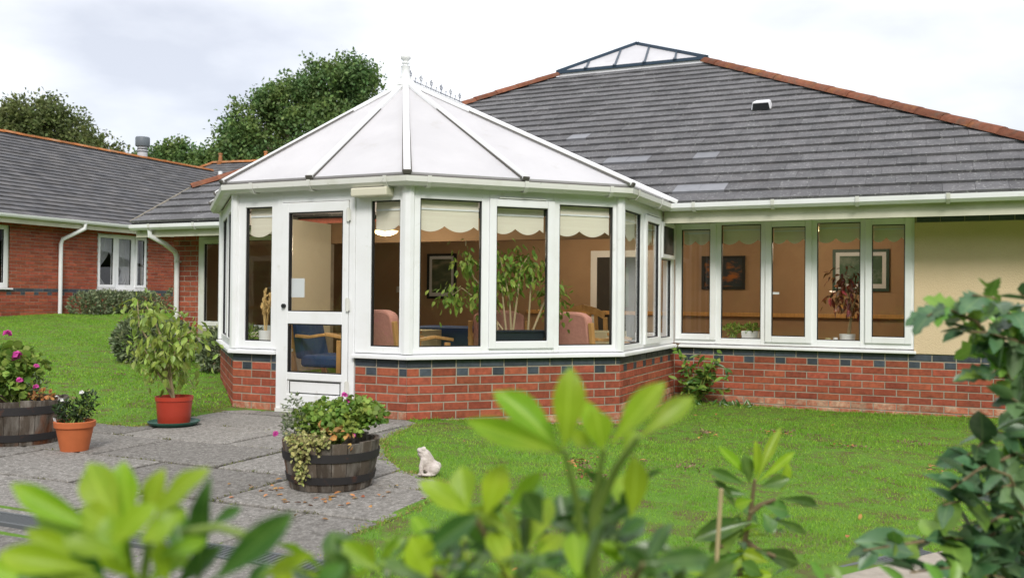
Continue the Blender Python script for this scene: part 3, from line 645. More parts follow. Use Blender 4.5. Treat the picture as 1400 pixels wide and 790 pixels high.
# eaves beam + gutter
eb = [(0.0, 0.0), (0.018, 0.0), (0.018, 0.05), (0.10, 0.062), (0.10, 0.036), (0.03, -.06), (0, -.06)]
b = MB(); b.sweep([(D2_[0], 2.885), A2_, A_, B_, C_, (D_[0], 2.885)], [(0.0, .02), (.06, .02), (.075, .062), (.0, .062)], EYE+.98); b.build('eaves_beam', M_DARKCAP, con)
b = MB(); b.sweep([(D2_[0], 2.885), A2_, A_, B_, C_, (D_[0], 2.885)], [(.078, .0), (.112, .0), (.112, .03), (.078, .03)], EYE+1.032); b.build('eaves_flashing', M_DARKCAP, con)
GP = [(0, 0), (0, -.05), (.025, -.078), (.085, -.078), (.112, -.048), (.115, 0), (.104, 0), (.1, -.042), (.08, -.064), (.03, -.064), (.012, -.045), (.012, 0)]
GPC = [(o+.016, z) for o, z in GP]
b = MB(); b.sweep([(D2_[0], 2.7), A2_, A_, B_, C_, (D_[0], EAVE_V+.118)], GPC, EYE+1.05); gut = b.build('gutter', M_UPVC_OLD, con, smooth=True, angle=35)
def bracket(T, s, parent, o0=.012, zt=1.05):
    b = MB(T)
    pr = [(o0, .006), (o0, -.055), (o0+.022, -.086), (o0+.09, -.086), (o0+.122, -.05), (o0+.126, .006)]
    for i in range(len(pr)-1):
        (a, za), (c, zc) = pr[i], pr[i+1]
        b.bar((s, -a, zt+za), (s, -c, zt+zc), .035, .006, up=(0.0, -(zc-za)+1e-4, -(c-a)+1e-5))
    b.build('gutter_bracket', M_UPVC_OLD, parent)
for T, ss in ((TA, (.3, .95, 1.75)), (TB, (.15, 1.05, 1.9)), (TC, (.15, 1.0))):
    for s in ss: bracket(T, s, gut)
# cream lamp housing over the door
b = MB(TA); b.box(1.395, 1.765, -.13, -.0, .885, .962); bx_ = b.build('lamp_housing', M_LAMPBOX, con, bevel=.012)
# ------------------------------------------------------------------ main house
house = thing('bungalow', 'red brick and cream bungalow with wide grey tiled hipped roof and rooflight', 'house', (0, 9.5, 0))
W0 = D_[0]; WIN1 = W0+2.531
b = MB(TW)
ext_hole = (-5.66, -4.25, -.47, .87)
wall_cells(b, HX0, D2_[0]-.005, -1.3, .905, .0045, .16, [ext_hole]); ewall = b.build('brick_wall', M_MORTAR, house, fix=False)
b = MB(TW); b.box(W0+.0, HX1, .0045, .16, -1.3, SILL); bwall = b.build('brick_wall', M_MORTAR, house, fix=False)
lay_bricks(bwall, TW, W0+.006, HX1, SILL-.004, -1.3, True, -1.06, -1.22)
for s, z, Lb, mt in courses(HX0, ext_hole[0]-.005, .90, -.95, False):
    if Lb > .0:
        o = bpy.data.objects.new('brick', brick_mesh(Lb, mt)); put(o, TW @ Vector((s, random.uniform(-.0015, .0015), z)), ewall)
for i in range(6):
    o = bpy.data.objects.new('brick', brick_mesh(.215, M_BLUE)); put(o, TW @ Vector((WIN1+.13+.225*i, -.012, .872)), bwall)
b = MB(TW); b.box(WIN1, HX1, -.010, .16, SILL+.002, .832); b.build('rendered_wall', M_RENDER, house)
b = MB(TW); b.box(WIN1, HX1, -.004, .16, .834, .905); b.build('wall_head', M_MORTAR, house)
for x0, x1, g, op in ((W0+.0, W0+.47, (W0+.083, W0+.41, -.373, .815), True), (W0+.47, W0+1.03, (W0+.532, W0+.97, -.418, .86), False), (W0+1.03, W0+1.505, (W0+1.088, W0+1.445, -.381, .823), True),
                      (W0+1.505, W0+2.062, (W0+1.566, W0+2.004, -.411, .857), False), (W0+2.062, WIN1, (W0+2.12, W0+2.44, -.363, .821), True)):
    window(house, TW, x0, x1, FZ0, .905, g, opener=op, blind=2, handle=op and x0 > W0+.9 and x0 < W0+1.2, zb=.695)
b = MB(TW); b.add([(W0+.06, -.052, SILL), (WIN1+.02, -.052, SILL), (WIN1+.02, .08, SILL), (W0+.06, .08, SILL), (W0+.06, -.052, SILL+.024), (WIN1+.02, -.052, SILL+.024), (WIN1+.02, .08, SILL+.0435), (W0+.06, .08, SILL+.0435)],
                  [(3, 2, 1, 0), (4, 5, 6, 7), (0, 1, 5, 4), (1, 2, 6, 5), (2, 3, 7, 6), (3, 0, 4, 7)]); b.build('sill', M_UPVC, house, bevel=.004)
# window left of the conservatory
window(house, TW, -5.66, -5.02, -.47, .87, (-5.54, -5.14, -.36, .77), opener=True, mt=M_UPVC_OLD); window(house, TW, -5.02, -4.25, -.47, .87, (-4.95, -4.33, -.40, .81), mt=M_UPVC_OLD)
# inside
RB = 6.4
b = MB(); b.box(HX0+.17, HX1-.17, RB, RB+.1, .0, EYE+1.02); b.box(HX0+.16, HX0+.17, WV+.16, RB, .0, EYE+1.02); b.box(HX1-.17, HX1-.16, WV+.16, RB, 0, EYE+1.02)
b.build('interior_wall', M_WALLIN, house)
b = MB(); b.box(HX0+.17, HX1-.17, WV+.02, RB, EYE-1.12, EYE-1.045); b.build('floor', M_CARPET, house)
b = MB(); b.box(HX0+.17, HX1-.17, WV+.16, RB, EYE+1.0, EYE+1.02); b.build('ceiling', M_CEILIN, house)
b = MB(); b.box(D2_[0], W0, WV, WV+.16, EYE+.74, EYE+1.02); b.build('lintel', M_WALLIN, house)
b = MB(); b.box(-1.6, HX1-.2, RB-.07, RB-.02, EYE-.22, EYE-.16); b.build('handrail', M_PINE, house, bevel=.01)
b = MB(TW); b.box(W0+.05, WIN1, .162, .36, SILL+.02, SILL+.05); b.build('window_board', M_UPVC, house)
b = MB(); b.box(-.55, -.45, RB-.03, RB-.005, .1, EYE+.75); b.box(.35, .45, RB-.03, RB-.005, .1, EYE+.75); b.box(-.45, .35, RB-.03, RB-.005, EYE+.65, EYE+.75); b.build('inner_door_frame', M_CERAMIC, house)
b = MB(); b.box(-.45, .35, RB-.02, RB-.006, .1, EYE+.65); dr = b.build('inner_door', M_DARKIN, house)
b = MB(); b.box(-.2, .05, RB-.026, RB-.021, EYE-.1, EYE+.5); b.build('door_light', M_ART3, dr)
# other outer walls
b = MB(); b.box(HX0, HX0+.15, WV+.162, 15.5, 0, EYE+.9); b.box(HX1-.15, HX1, WV+.162, 15.5, -.1, EYE+.9); b.box(HX0+.15, HX1-.15, 15.35, 15.5, -.1, EYE+.9); b.build('wall', M_BRICK, house)
# eaves
for u0, u1 in ((W0+.02, 6.32), (-6.30, D2_[0]-.16)):
    b = MB(); b.box(u0, u1, EAVE_V+.116, EAVE_V+.136, EYE+.845, EYE+1.035); b.build('fascia', M_SOFFIT, house)
    b = MB(); b.box(u0, u1, EAVE_V+.137, WV+.15, EYE+.907, EYE+.917); b.build('soffit', M_SOFFIT, house)
    dz = .0 if u0 > 0 else -.03
    b = MB(); b.sweep([(u0-(.0 if u0 > 0 else .03), EAVE_V+.115), (u1, EAVE_V+.115)], GP, EYE+1.05+dz); gt = b.build('gutter', M_UPVC if u0 > 0 else M_UPVC, house, smooth=True, angle=35)
    s = u0+.35
    while s < u1: bracket(facet((0, EAVE_V+.115), (1, 0), (0, 1)), s, gt, o0=-.004, zt=1.05+dz); s += .82
b = MB(); b.tube([(-5.98, EAVE_V+.06, EYE+.95), (-5.98, EAVE_V+.06, EYE+.86), (-5.9, EAVE_V+.25, EYE+.76), (-6.02, WV-.1, EYE+.66), (-6.02, WV-.06, EYE+.58), (-6.02, WV-.06, hgt(-6.02, WV-.06)-.02)], .037, 12)
dpipe = b.build('downpipe', M_UPVC, house, smooth=True)
for z in (EYE+.5, EYE-.3):
    c = MB(); c.lathe([(.042, 0), (.042, .03)], (-6.02, WV-.06, z), 12); c.box(-6.05, -5.99, WV-.06, WV+.005, z, z+.03); c.build('pipe_clip', M_UPVC_OLD, dpipe)
# roof
PT = R(28); ct, st = math.cos(PT), math.sin(PT)
RO = Vector((0, EAVE_V+.02, EYE+EAVE_Z-.005)); RW = Vector((0, ct, st)); RN = Vector((0, -st, ct)); RX = Vector((1, 0, 0))
LV0 = 8.42; wtop = (LV0-RO.y)/ct; HR = 6.32; HL = -6.30
def roof_pt(u, v, n=0.0): return RO + RX*u + RW*((v-RO.y)/ct) + RN*n
hipR0, hipR1 = roof_pt(.74, LV0), roof_pt(HR, RO.y); hipL0 = roof_pt(-1.92, LV0); hvl = LV0-(HL-(-1.92))*-1.0; hipL1 = roof_pt(HL, hvl)
poly = [(HL, 0), (HR, 0), (.74, wtop), (-1.92, wtop), (HL, (hvl-RO.y)/ct)]
b = MB(); b.prism([RO+RX*x+RW*y_-RN*.03 for x, y_ in poly], RN*.025)
top_z = hipR0.z
def roof_prism(pts, m_):
    n = (pts[1]-pts[0]).cross(pts[2]-pts[0]).normalized()
    if n.z < 0: n = -n
    b.prism([p-n*.03 for p in pts], n*.02)
bk = 2*LV0+2.66
roof = b.build('roof', M_UNDERLAY, house, fix=False)
b = MB()
lv1 = LV0+2.66; bE = 14.2
pR = [hipR1, Vector((HR, 16.7, hipR1.z)), Vector((.74, lv1, top_z)), hipR0]
pB = [Vector((HR, 16.7, hipR1.z)), Vector((HL-1.3, 16.7, hipR1.z)), Vector((-1.92, lv1, top_z)), Vector((.74, lv1, top_z))]
pL = [hipL1, hipL0, Vector((-1.92, lv1, top_z)), Vector((HL, lv1+(hipL1.z-top_z)/-st*ct*.999, hipL1.z))]
for pp in (pR, pB, pL): roof_prism(pp, None)
b.build('rear_roof_slope', M_TILE, house)

TILE_ME = {}
def tile_prism(P, w0, gauge, n0=.0, tk=.03):
    hgt_ = lambda y_: n0+.004+tk*(1-min(1, (y_-w0)/(gauge+.04)))
    n = len(P); V = [(p[0], p[1], n0-.002) for p in P]+[(p[0], p[1], hgt_(p[1])) for p in P]
    return V, [tuple(range(n, 2*n))]+[(i, (i+1) % n, n+(i+1) % n, n+i) for i in range(n)]
def lay_tiles(parent, poly, O, X, W, Nn, gauge, width, key, limit, pale=(), mt=None, mt_pale=None, seen=None):
    M = Matrix.Identity(4)
    for i in range(3): M[i][0] = X[i]; M[i][1] = W[i]; M[i][2] = Nn[i]
    qr = M.to_quaternion()
    allt = []; wmax = max(p[1] for p in poly); u0 = min(p[0] for p in poly); u1 = max(p[0] for p in poly); r = 0
    while r*gauge < wmax:
        w0 = r*gauge; s = u0-(width/2 if r % 2 else 0); 
        while s < u1:
            P = clip(poly, (s+.0012, s+width-.0012, w0, w0+gauge+.03))
            if P: allt.append((s, w0, P))
            s += width
        r += 1
    def score(t):
        c = O+X*(t[0]+width/2)+W*(t[1]+gauge/2)
        x, y_, z = proj(c)
        ok = 0 < x < 1400 and 0 < y_ < 790 and (seen is None or seen(x, y_))
        return (0 if ok else 1, z)
    allt.sort(key=score)
    st_ = MB()
    for i, (s, w0, P) in enumerate(allt):
        full = len(P) == 4 and abs((max(p[0] for p in P)-min(p[0] for p in P))-(width-.0024)) < 1e-3 and abs((max(p[1] for p in P)-min(p[1] for p in P))-(gauge+.03)) < 1e-3
        jit = random.uniform(-.002, .003)
        c = O+X*(s+width/2)+W*(w0+gauge/2)
        x, y_, z = proj(c)
        mm = mt
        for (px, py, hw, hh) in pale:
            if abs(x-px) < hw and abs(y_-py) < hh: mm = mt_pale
        if i < limit:
            V, F = tile_prism([(p[0]-s, p[1]-w0) for p in P], 0, gauge)
            if full:
                k = (key, mm.name)
                if k not in TILE_ME:
                    me = bpy.data.meshes.new('roof_tile'); me.from_pydata(V, [], F); me.materials.append(mm); TILE_ME[k] = me
                me = TILE_ME[k]
            else:
                me = bpy.data.meshes.new('roof_tile'); me.from_pydata(V, [], F); me.materials.append(mm)
            o = bpy.data.objects.new('roof_tile', me); o.rotation_mode = 'QUATERNION'; o.rotation_quaternion = qr
            put(o, O+X*s+W*w0+Nn*(jit+random.uniform(0, .001)), parent)
        else:
            V, F = tile_prism([(p[0], p[1]) for p in P], w0, gauge, jit)
            st_.add([O+X*v[0]+W*v[1]+Nn*v[2] for v in V], F)
    if st_.v: st_.build('roof_tiles', mt, parent, kind='stuff', fix=False)
def sil(x, y_):
    if x < 553: return y_ < 250-(x-310)*(132/243) or x < 306
    if x < 870: return y_ < 118+(x-553)*(132/317)
    return True
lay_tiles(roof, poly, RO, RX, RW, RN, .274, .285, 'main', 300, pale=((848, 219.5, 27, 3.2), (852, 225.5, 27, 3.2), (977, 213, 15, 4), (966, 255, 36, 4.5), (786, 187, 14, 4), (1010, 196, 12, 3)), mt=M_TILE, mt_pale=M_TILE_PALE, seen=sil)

def ridge_tiles(parent, a, b_, Lt=.34, r=.115, mt=None, name='ridge_tile', arc=R(150)):
    d = (b_-a); n = max(1, int(d.length/Lt)); d.normalize(); Lt = (b_-a).length/n
    k = 9; V = []; F = []
    for j, (y, rr) in enumerate(((-.012, r*1.04), (Lt+.012, r*.97))):
        for i in range(k):
            t = -arc/2+arc*i/(k-1); V.append((math.sin(t)*rr, y, math.cos(t)*rr-r*.62))
        for i in range(k):
            t = -arc/2+arc*i/(k-1); V.append((math.sin(t)*(rr-.016), y, math.cos(t)*(rr-.016)-r*.62))
    for i in range(k-1):
        F += [(i, i+1, 2*k+i+1, 2*k+i), (k+i+1, k+i, 3*k+i, 3*k+i+1), (i, k+i, k+i+1, i+1), (2*k+i+1, 3*k+i+1, 3*k+i, 2*k+i)]
    me = bpy.data.meshes.new(name); me.from_pydata(V, [], F); me.materials.append(mt); me.polygons.foreach_set('use_smooth', [True]*len(F)); me.set_sharp_from_angle(angle=R(40))
    x = d.cross(Vector((0, 0, 1))).normalized(); z = x.cross(d)
    M = Matrix.Identity(4)
    for i in range(3): M[i][0] = x[i]; M[i][1] = d[i]; M[i][2] = z[i]
    q = M.to_quaternion()
    for i in range(n):
        o = bpy.data.objects.new(name, me); o.rotation_mode = 'QUATERNION'; o.rotation_quaternion = q
        put(o, a+d*(i*Lt)+z*random.uniform(.05, .058)+x*random.uniform(-.006, .006), parent)
ridge_tiles(roof, hipR1+Vector((-.1, .1, .05)), hipR0, mt=M_HIP, r=.108, Lt=.4)
ridge_tiles(roof, hipL1+Vector((.02, .02, .0)), hipL0, mt=M_HIP, r=.108, Lt=.4)
b = MB(); b.bar(roof_pt(HL-.01, RO.y, .02), roof_pt(HL-.01, hvl, .02), .018, .014, up=RN); b.build('verge_strip', M_MORTAR, roof)
# gable wall under the verge
b = MB(); b.add([(HX0-.05, EAVE_V+.1, EYE+.9), (HX0-.05, hvl, EYE+.9), hipL1-Vector((-.1, 0, .05)), roof_pt(HX0-.05, RO.y, -.05), ], [(0, 1, 2, 3)]); b.build('gable_end', M_SOFFIT, house)
# small white roof vent
rv = on_plane(1042, 150, RO, RN)
b = MB(); p = rv
b.add([p+RX*x+RW*y_+RN*n for x, y_, n in ((-.14, -.1, .02), (.14, -.1, .02), (.12, .14, .02), (-.12, .14, .02), (-.11, -.08, .14), (.11, -.08, .14), (.1, .12, .10), (-.1, .12, .10))], [(3, 2, 1, 0), (4, 5, 6, 7), (0, 1, 5, 4), (1, 2, 6, 5), (2, 3, 7, 6), (3, 0, 4, 7)])
vt = b.build('roof_vent', M_WHITEMETAL, house, bevel=.02)
b = MB(); b.add([p+RX*x+RW*y_+RN*n for x, y_, n in ((-.115, -.105, .03), (.115, -.105, .03), (.10, -.088, .115), (-.10, -.088, .115), (-.115, -.08, .03), (.115, -.08, .03), (.10, -.07, .115), (-.10, -.07, .115))], [(0, 1, 2, 3), (7, 6, 5, 4), (0, 4, 5, 1), (1, 5, 6, 2), (2, 6, 7, 3), (3, 7, 4, 0)])
b.build('vent_mouth', M_GASKET, vt)
# rooflight
lx0, lx1, ly0, ly1 = -1.93, .75, LV0+.02, LV0+2.64; lz = top_z
b = MB(); b.box(lx0+.03, lx1-.03, ly0, ly1, lz-.25, lz+.07); b.build('rooflight_kerb', M_WHITEMETAL, house)
la = Vector(((lx0+lx1)/2-.2, (ly0+ly1)/2-.2, EYE+4.76)); lc = [Vector((lx0, ly0, lz+.085)), Vector((lx1, ly0, lz+.085)), Vector((lx1, ly1, lz+.085)), Vector((lx0, ly1, lz+.085))]
b = MB()
for i in range(4): b.bar(lc[i-1], lc[i], .06, .05, lift=-.02)
lant = b.build('rooflight_frame', M_ROOFLIGHT, house)
for i in range(4):
    c = MB(); c.bar(lc[i], la, .075, .05); c.build('hip_bar', M_ROOFLIGHT, lant)
    a0, a1 = lc[i], lc[(i+1) % 4]
    c = MB(); nn = (a1-a0).cross(la-a0).normalized(); c.prism([a0+nn*.0, a1, la], nn*.008); c.build('pane', M_POLY, lant)
    for t in (.2, .4, .6, .8):
        e0 = a0.lerp(a1, t); dirv = (la - a0.lerp(a1, .5)); k_ = min(t, 1-t)*2
        c = MB(); c.bar(e0, e0+dirv*k_*.97, .035, .028, lift=.004); c.build('glazing_bar', M_ROOFLIGHT, lant)
        c = MB(); c.bar(e0-dirv.normalized()*.03, e0+dirv.normalized()*.04, .06, .05, lift=.0); c.build('bar_foot', M_ROOFLIGHT, lant)

# ------------------------------------------------------------------ neighbouring house on the left
LB0 = -0.44                                    # foot of its wall relative to the eye
left = thing('brick_house', 'long red brick house with grey roof and orange ridge at far left', 'house', (LU-4, 9.5, .71))
V0, V1 = 2.5, 17.2
w1 = (5.3, 6.72, .15, 1.50); w2 = (9.03, 10.58, .15, 1.50)
b = MB(TL); wall_cells(b, V0, V1, LB0-.4, 1.6, .005, .25, [w1, w2]); lw = b.build('brick_wall', M_MORTAR, left, fix=False)
red, blu = [], []
for s, z, Lb, mt in courses(V0, V1, .15-.004+.075*19, LB0-.15, False):
    a_, b_ = s-Lb/2, s+Lb/2
    for h in (w1, w2):
        if h[2]-.02 < z < h[3]+.02 and b_ > h[0] and a_ < h[1]:
            if a_ < h[0]: b_ = h[0]
            elif b_ > h[1]: a_ = h[1]
            else: b_ = a_
    if b_-a_ < .02: continue
    s, Lb = (a_+b_)/2, b_-a_
    k = round((.15-.004-z-.0375)/.075)
    if k == 0: blu.append((s, z, Lb))
    elif k == 1: continue
    else: red.append((s, z, Lb))
for s, z, Lb, mt in courses(V0, V1, .15-.004, .15-.16, True):
    if abs(z-(.146-.1125)) < .02: (blu if mt is M_BLUE else red).append((s, z, Lb))
brick_stuff('red_bricks', lw, TL, red, M_BRICK); brick_stuff('blue_bricks', lw, TL, blu, M_BLUE)
def curtain(parent, T, x0, x1, z0, z1, y, side):
    b = MB(T); V = []; F = []; nx, nz_ = 28, 10
    for j in range(nz_+1):
        t = j/nz_; z = z1-(z1-z0)*t
        pinch = 1-.62*math.exp(-((t-.72)/.28)**2) if side else 1
        for i in range(nx+1):
            q = i/nx; xx = (x0+(x1-x0)*q*pinch) if side >= 0 else (x1-(x1-x0)*(1-q)*pinch)
            V.append((xx, y+.02*math.sin(q*34)+.008*math.sin(t*9+q*20), z))
    for j in range(nz_):
        for i in range(nx): F.append((j*(nx+1)+i, j*(nx+1)+i+1, (j+1)*(nx+1)+i+1, (j+1)*(nx+1)+i))
    b.add(V, F); return b.build('curtain', M_CURTAIN, parent, smooth=True, fix=False)
f1 = window(left, TL, w1[0], w1[1], w1[2], w1[3], (w1[0]+.09, w1[1]-.1, .26, 1.41), y0=.05, y1=.12)
curtain(f1, TL, 5.6, 6.6, .26, 1.45, .25, 0)
xs = [9.03, 9.60, 10.17, 10.58]
fr = [window(left, TL, xs[i], xs[i+1], w2[2], w2[3], (xs[i]+.1, xs[i+1]-.085, .27, 1.40), opener=(i != 1), y0=.04, y1=.11) for i in range(3)]
curtain(fr[0], TL, 9.1, 9.65, .25, 1.45, .27, 1); curtain(fr[1], TL, 9.55, 10.25, .25, 1.45, .27, -1); curtain(fr[2], TL, 10.25, 10.55, .25, 1.45, .27, 0)
for h in (w1, w2):
    b = MB(TL); b.box(h[0]-.05, h[1]+.05, -.06, .10, h[2]-.035, h[2]-.002); b.build('sill', M_UPVC, left)
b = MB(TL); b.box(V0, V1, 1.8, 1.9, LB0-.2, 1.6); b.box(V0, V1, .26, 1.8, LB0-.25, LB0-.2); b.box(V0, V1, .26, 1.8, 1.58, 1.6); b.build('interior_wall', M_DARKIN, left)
LEU, LEZ = -13.48, 1.70
b = MB(); b.box(LEU-.135, LEU-.115, V0-.3, V1+.2, EYE+LEZ-.17, EYE+LEZ-.005); b.build('fascia', M_SOFFIT, left)
b = MB(); b.box(LU-.1, LEU-.136, V0-.3, V1+.2, EYE+LEZ-.125, EYE+LEZ-.115); b.build('soffit', M_SOFFIT, left)
b = MB(); b.sweep([(LEU-.113, V0-.3), (LEU-.113, V1+.2)], GP, EYE+LEZ+.02); b.build('gutter', M_UPVC, left, smooth=True)
pv = 7.95
b = MB(); b.tube([(LEU-.05, pv+.35, EYE+LEZ-.06), (LEU-.05, pv+.35, EYE+LEZ-.16), (LU+.1, pv+.02, EYE+LEZ-.42), (LU+.07, pv, EYE+LEZ-.52), (LU+.07, pv, .60)], .045, 12); b.build('downpipe', M_UPVC, left, smooth=True)
lp = R(29.5); lW = Vector((-math.cos(lp), 0, math.sin(lp))); lN = Vector((math.sin(lp), 0, math.cos(lp))); lX = Vector((0, 1, 0)); lO = Vector((LEU-.02, 0, EYE+LEZ))
lw_len = (18.02-13.5)/math.cos(lp)
b = MB(); b.prism([lO+lX*x+lW*y-lN*.03 for x, y in ((V0-.3, 0), (V1+.1, 0), (V1+.1, lw_len), (V0-.3, lw_len))], lN*.025); lroof = b.build('roof', M_UNDERLAY, left)
lay_tiles(lroof, [(V0-.3, 0), (V1+.1, 0), (V1+.1, lw_len), (V0-.3, lw_len)], lO, lX, lW, lN, .222, .285, 'left', 0, mt=M_TILE_FAR)
rid = lO+lW*lw_len
b = MB(); b.prism([Vector((rid.x, V0-.3, rid.z)), Vector((rid.x, V1+.1, rid.z)), Vector((rid.x-4.6, V1+.1, rid.z-2.6)), Vector((rid.x-4.6, V0-.3, rid.z-2.6))], (0, 0, -.03)); b.build('rear_roof_slope', M_TILE_FAR, left)
ridge_tiles(lroof, Vector((rid.x, V0-.3, rid.z)), Vector((rid.x, V1+.1, rid.z)), Lt=.42, r=.095, mt=M_RIDGE_FAR)
b = MB(); b.add([(LU-.02, V1, LB0+EYE), (rid.x-4.1, V1, LB0+EYE), (rid.x-4.1, V1, rid.z-2.4), (rid.x, V1, rid.z-.05), (LU+.2, V1, rid.z-2.55)], [(0, 1, 2, 3, 4)]); b.build('gable_end', M_BRICK, left)
vp = at(301, 248, 1); vp = on_plane(301, 250, lO, lN)
b = MB(); b.tube([vp-Vector((0, 0, .1)), vp+Vector((0, 0, .38))], .07, 10); b.build('vent_pipe', M_UPVC, left, smooth=True)
fl = thing('roof_flue', 'round metal flue with wide cap on the far left roof ridge', 'flue', (rid.x-.1, 14.35, rid.z+.0))
c0 = Vector((rid.x-.1, 14.35, rid.z))
b = MB(); b.lathe([(.15, -.15), (.15, .42)], c0, 18); b.build('pipe', M_FLUEPIPE, fl, smooth=True)
b = MB(); b.lathe([(.0, .4), (.2, .4), (.215, .43), (.215, .66), (.2, .69), (0, .70)], c0, 18); b.build('cap', M_FLUECAP, fl, smooth=True)
b = MB(); b.lathe([(.156, .22), (.156, .25)], c0, 18); b.lathe([(.156, .3), (.156, .33)], c0, 18); b.build('band', M_GASKET, fl)

# house further back, only its roof shows
fh = thing('far_house', 'distant house roof with orange ridge between the left house and the tree', 'house', (-20, 24, 1.2))
ra, rb = at(291, 224, 37), at(400, 210.5, 36)
rb.z = ra.z
d = (rb-ra).normalized(); sd_ = Vector((d.y, -d.x, 0)); fp = R(30); fW = (-sd_*math.cos(fp)+Vector((0, 0, 1))*math.sin(fp)); fO = ra-fW*5.0; fN = d.cross(fW)
if fN.z < 0: fN = -fN
fpoly = [(-3.2, 0), (11, 0), (11, 5.0), (0, 5.0)]
b = MB(); b.prism([fO+d*x+fW*y-fN*.03 for x, y in fpoly], fN*.02); froof = b.build('roof', M_UNDERLAY, fh)
lay_tiles(froof, fpoly, fO, d, fW, fN, .26, .3, 'far', 0, mt=M_TILE_FAR)
ridge_tiles(froof, ra, ra+d*11, Lt=.45, r=.13, mt=M_RIDGE_FAR)
ridge_tiles(froof, fO+d*-3.2, ra, Lt=.45, r=.1, mt=M_RIDGE_FAR)
b = MB()
for i_ in range(1): b.prism([fO+d*-2.7+fW*.3-Vector((0, 0, .15)), fO+d*10.7+fW*.3-Vector((0, 0, .15)), fO+d*10.7+fW*.3-sd_*7-Vector((0, 0, .15)), fO+d*-2.7+fW*.3-sd_*7-Vector((0, 0, .15))], (0, 0, -3.2))
b.build('wall', M_BRICK, fh)
b = MB(); b.prism([ra, ra+d*11, ra+d*11-sd_*4.4-Vector((0, 0, 2.5)), ra-d*3.2-sd_*4.4-Vector((0, 0, 2.5))], (0, 0, -.05)); b.build('rear_roof_slope', M_TILE_FAR, fh)
for t in (.35, 2.42):
    p = ra+d*t
    b = MB(); b.lathe([(.14, -.05), (.14, .08), (.08, .11), (.065, .34), (.085, .36), (.085, .41), (0, .43)], p, 12); b.build('ridge_finial', M_RIDGE_FAR, fh, smooth=True)

# ------------------------------------------------------------------ foliage tools
def unit(a): return a/np.maximum(np.linalg.norm(a, axis=1, keepdims=True), 1e-9)
def bulk(name, parent, mt, base, dirs, L_, W_, shape='hex', nrm=None, kind='stuff', droop=0.0):
    """many leaves or blades as one mesh; every leaf an island of its own"""
    n = len(base); dirs = unit(dirs)
    if nrm is None: nrm = rng.normal(size=(n, 3))
    side = unit(np.cross(dirs, nrm)); up = unit(np.cross(side, dirs))
    L_ = np.broadcast_to(L_, (n,))[:, None]; W_ = np.broadcast_to(W_, (n,))[:, None]
    def pt(x, y, z): return base+dirs*L_*y+side*W_*x+up*(W_*z)-np.array([0, 0, 1.])*L_*droop*y*y
    if shape == 'hex':
        P = [pt(0, 0, 0), pt(-.38, .32, .14), pt(-.34, .66, .14), pt(0, 1, -.05), pt(.34, .66, .14), pt(.38, .32, .14)]; tri = [(0, 3, 2, 1), (0, 5, 4, 3)]
    elif shape == 'quad':
        P = [pt(0, 0, 0), pt(-.5, .5, .12), pt(0, 1, 0), pt(.5, .5, .12)]; tri = [(0, 2, 1), (0, 3, 2)]
    elif shape == 'blade':
        P = [pt(-.5, 0, 0), pt(.5, 0, 0), pt(.32, .6, 0), pt(-.32, .6, 0), pt(0, 1, .0)]; tri = [(0, 1, 2, 3), (3, 2, 4)]
    elif shape == 'round':
        P = [pt(0, .0, 0)]+[pt(.55*math.sin(a), .5-.5*math.cos(a), .12*abs(math.sin(a*2.5))) for a in (.5, 1.2, 1.9, 2.5, 3.14, 3.78, 4.38, 5.08, 5.78)]; tri = [tuple(range(10))]
    V = np.stack(P, 1).reshape(-1, 3); k = len(P)
    ctr = np.array([V[:, 0].mean(), V[:, 1].mean(), V[:, 2].min()])
    me = bpy.data.meshes.new(name)
    off_ = np.arange(n)*k
    loops = np.concatenate([np.stack([off_+i for t in tri for i in t], 1).ravel()])
    sizes = np.tile([len(t) for t in tri], n)
    me.vertices.add(n*k); me.vertices.foreach_set('co', (V-ctr).ravel())
    me.loops.add(len(loops)); me.loops.foreach_set('vertex_index', loops.astype(np.int32))
    me.polygons.add(len(sizes)); st = np.concatenate([[0], np.cumsum(sizes)[:-1]]); me.polygons.foreach_set('loop_start', st.astype(np.int32))
    me.update(calc_edges=True); me.validate()
    me.materials.append(mt)
    o = bpy.data.objects.new(name, me); put(o, ctr, parent)
    if kind: o['kind'] = kind
    return o
def rdir(n, up=0.0):
    d = rng.normal(size=(n, 3)); d[:, 2] += up; return unit(d)
def blobs_points(blobs, n, shell=.55):
    vol = np.array([b[1][0]*b[1][1]*b[1][2] for b in blobs])**.67; idx = rng.choice(len(blobs), n, p=vol/vol.sum())
    c = np.array([b[0] for b in blobs])[idx]; r = np.array([b[1] for b in blobs])[idx]
    d = unit(rng.normal(size=(n, 3))); rad = shell+(1-shell)*rng.random((n, 1))**.6
    return c+d*r*rad, d
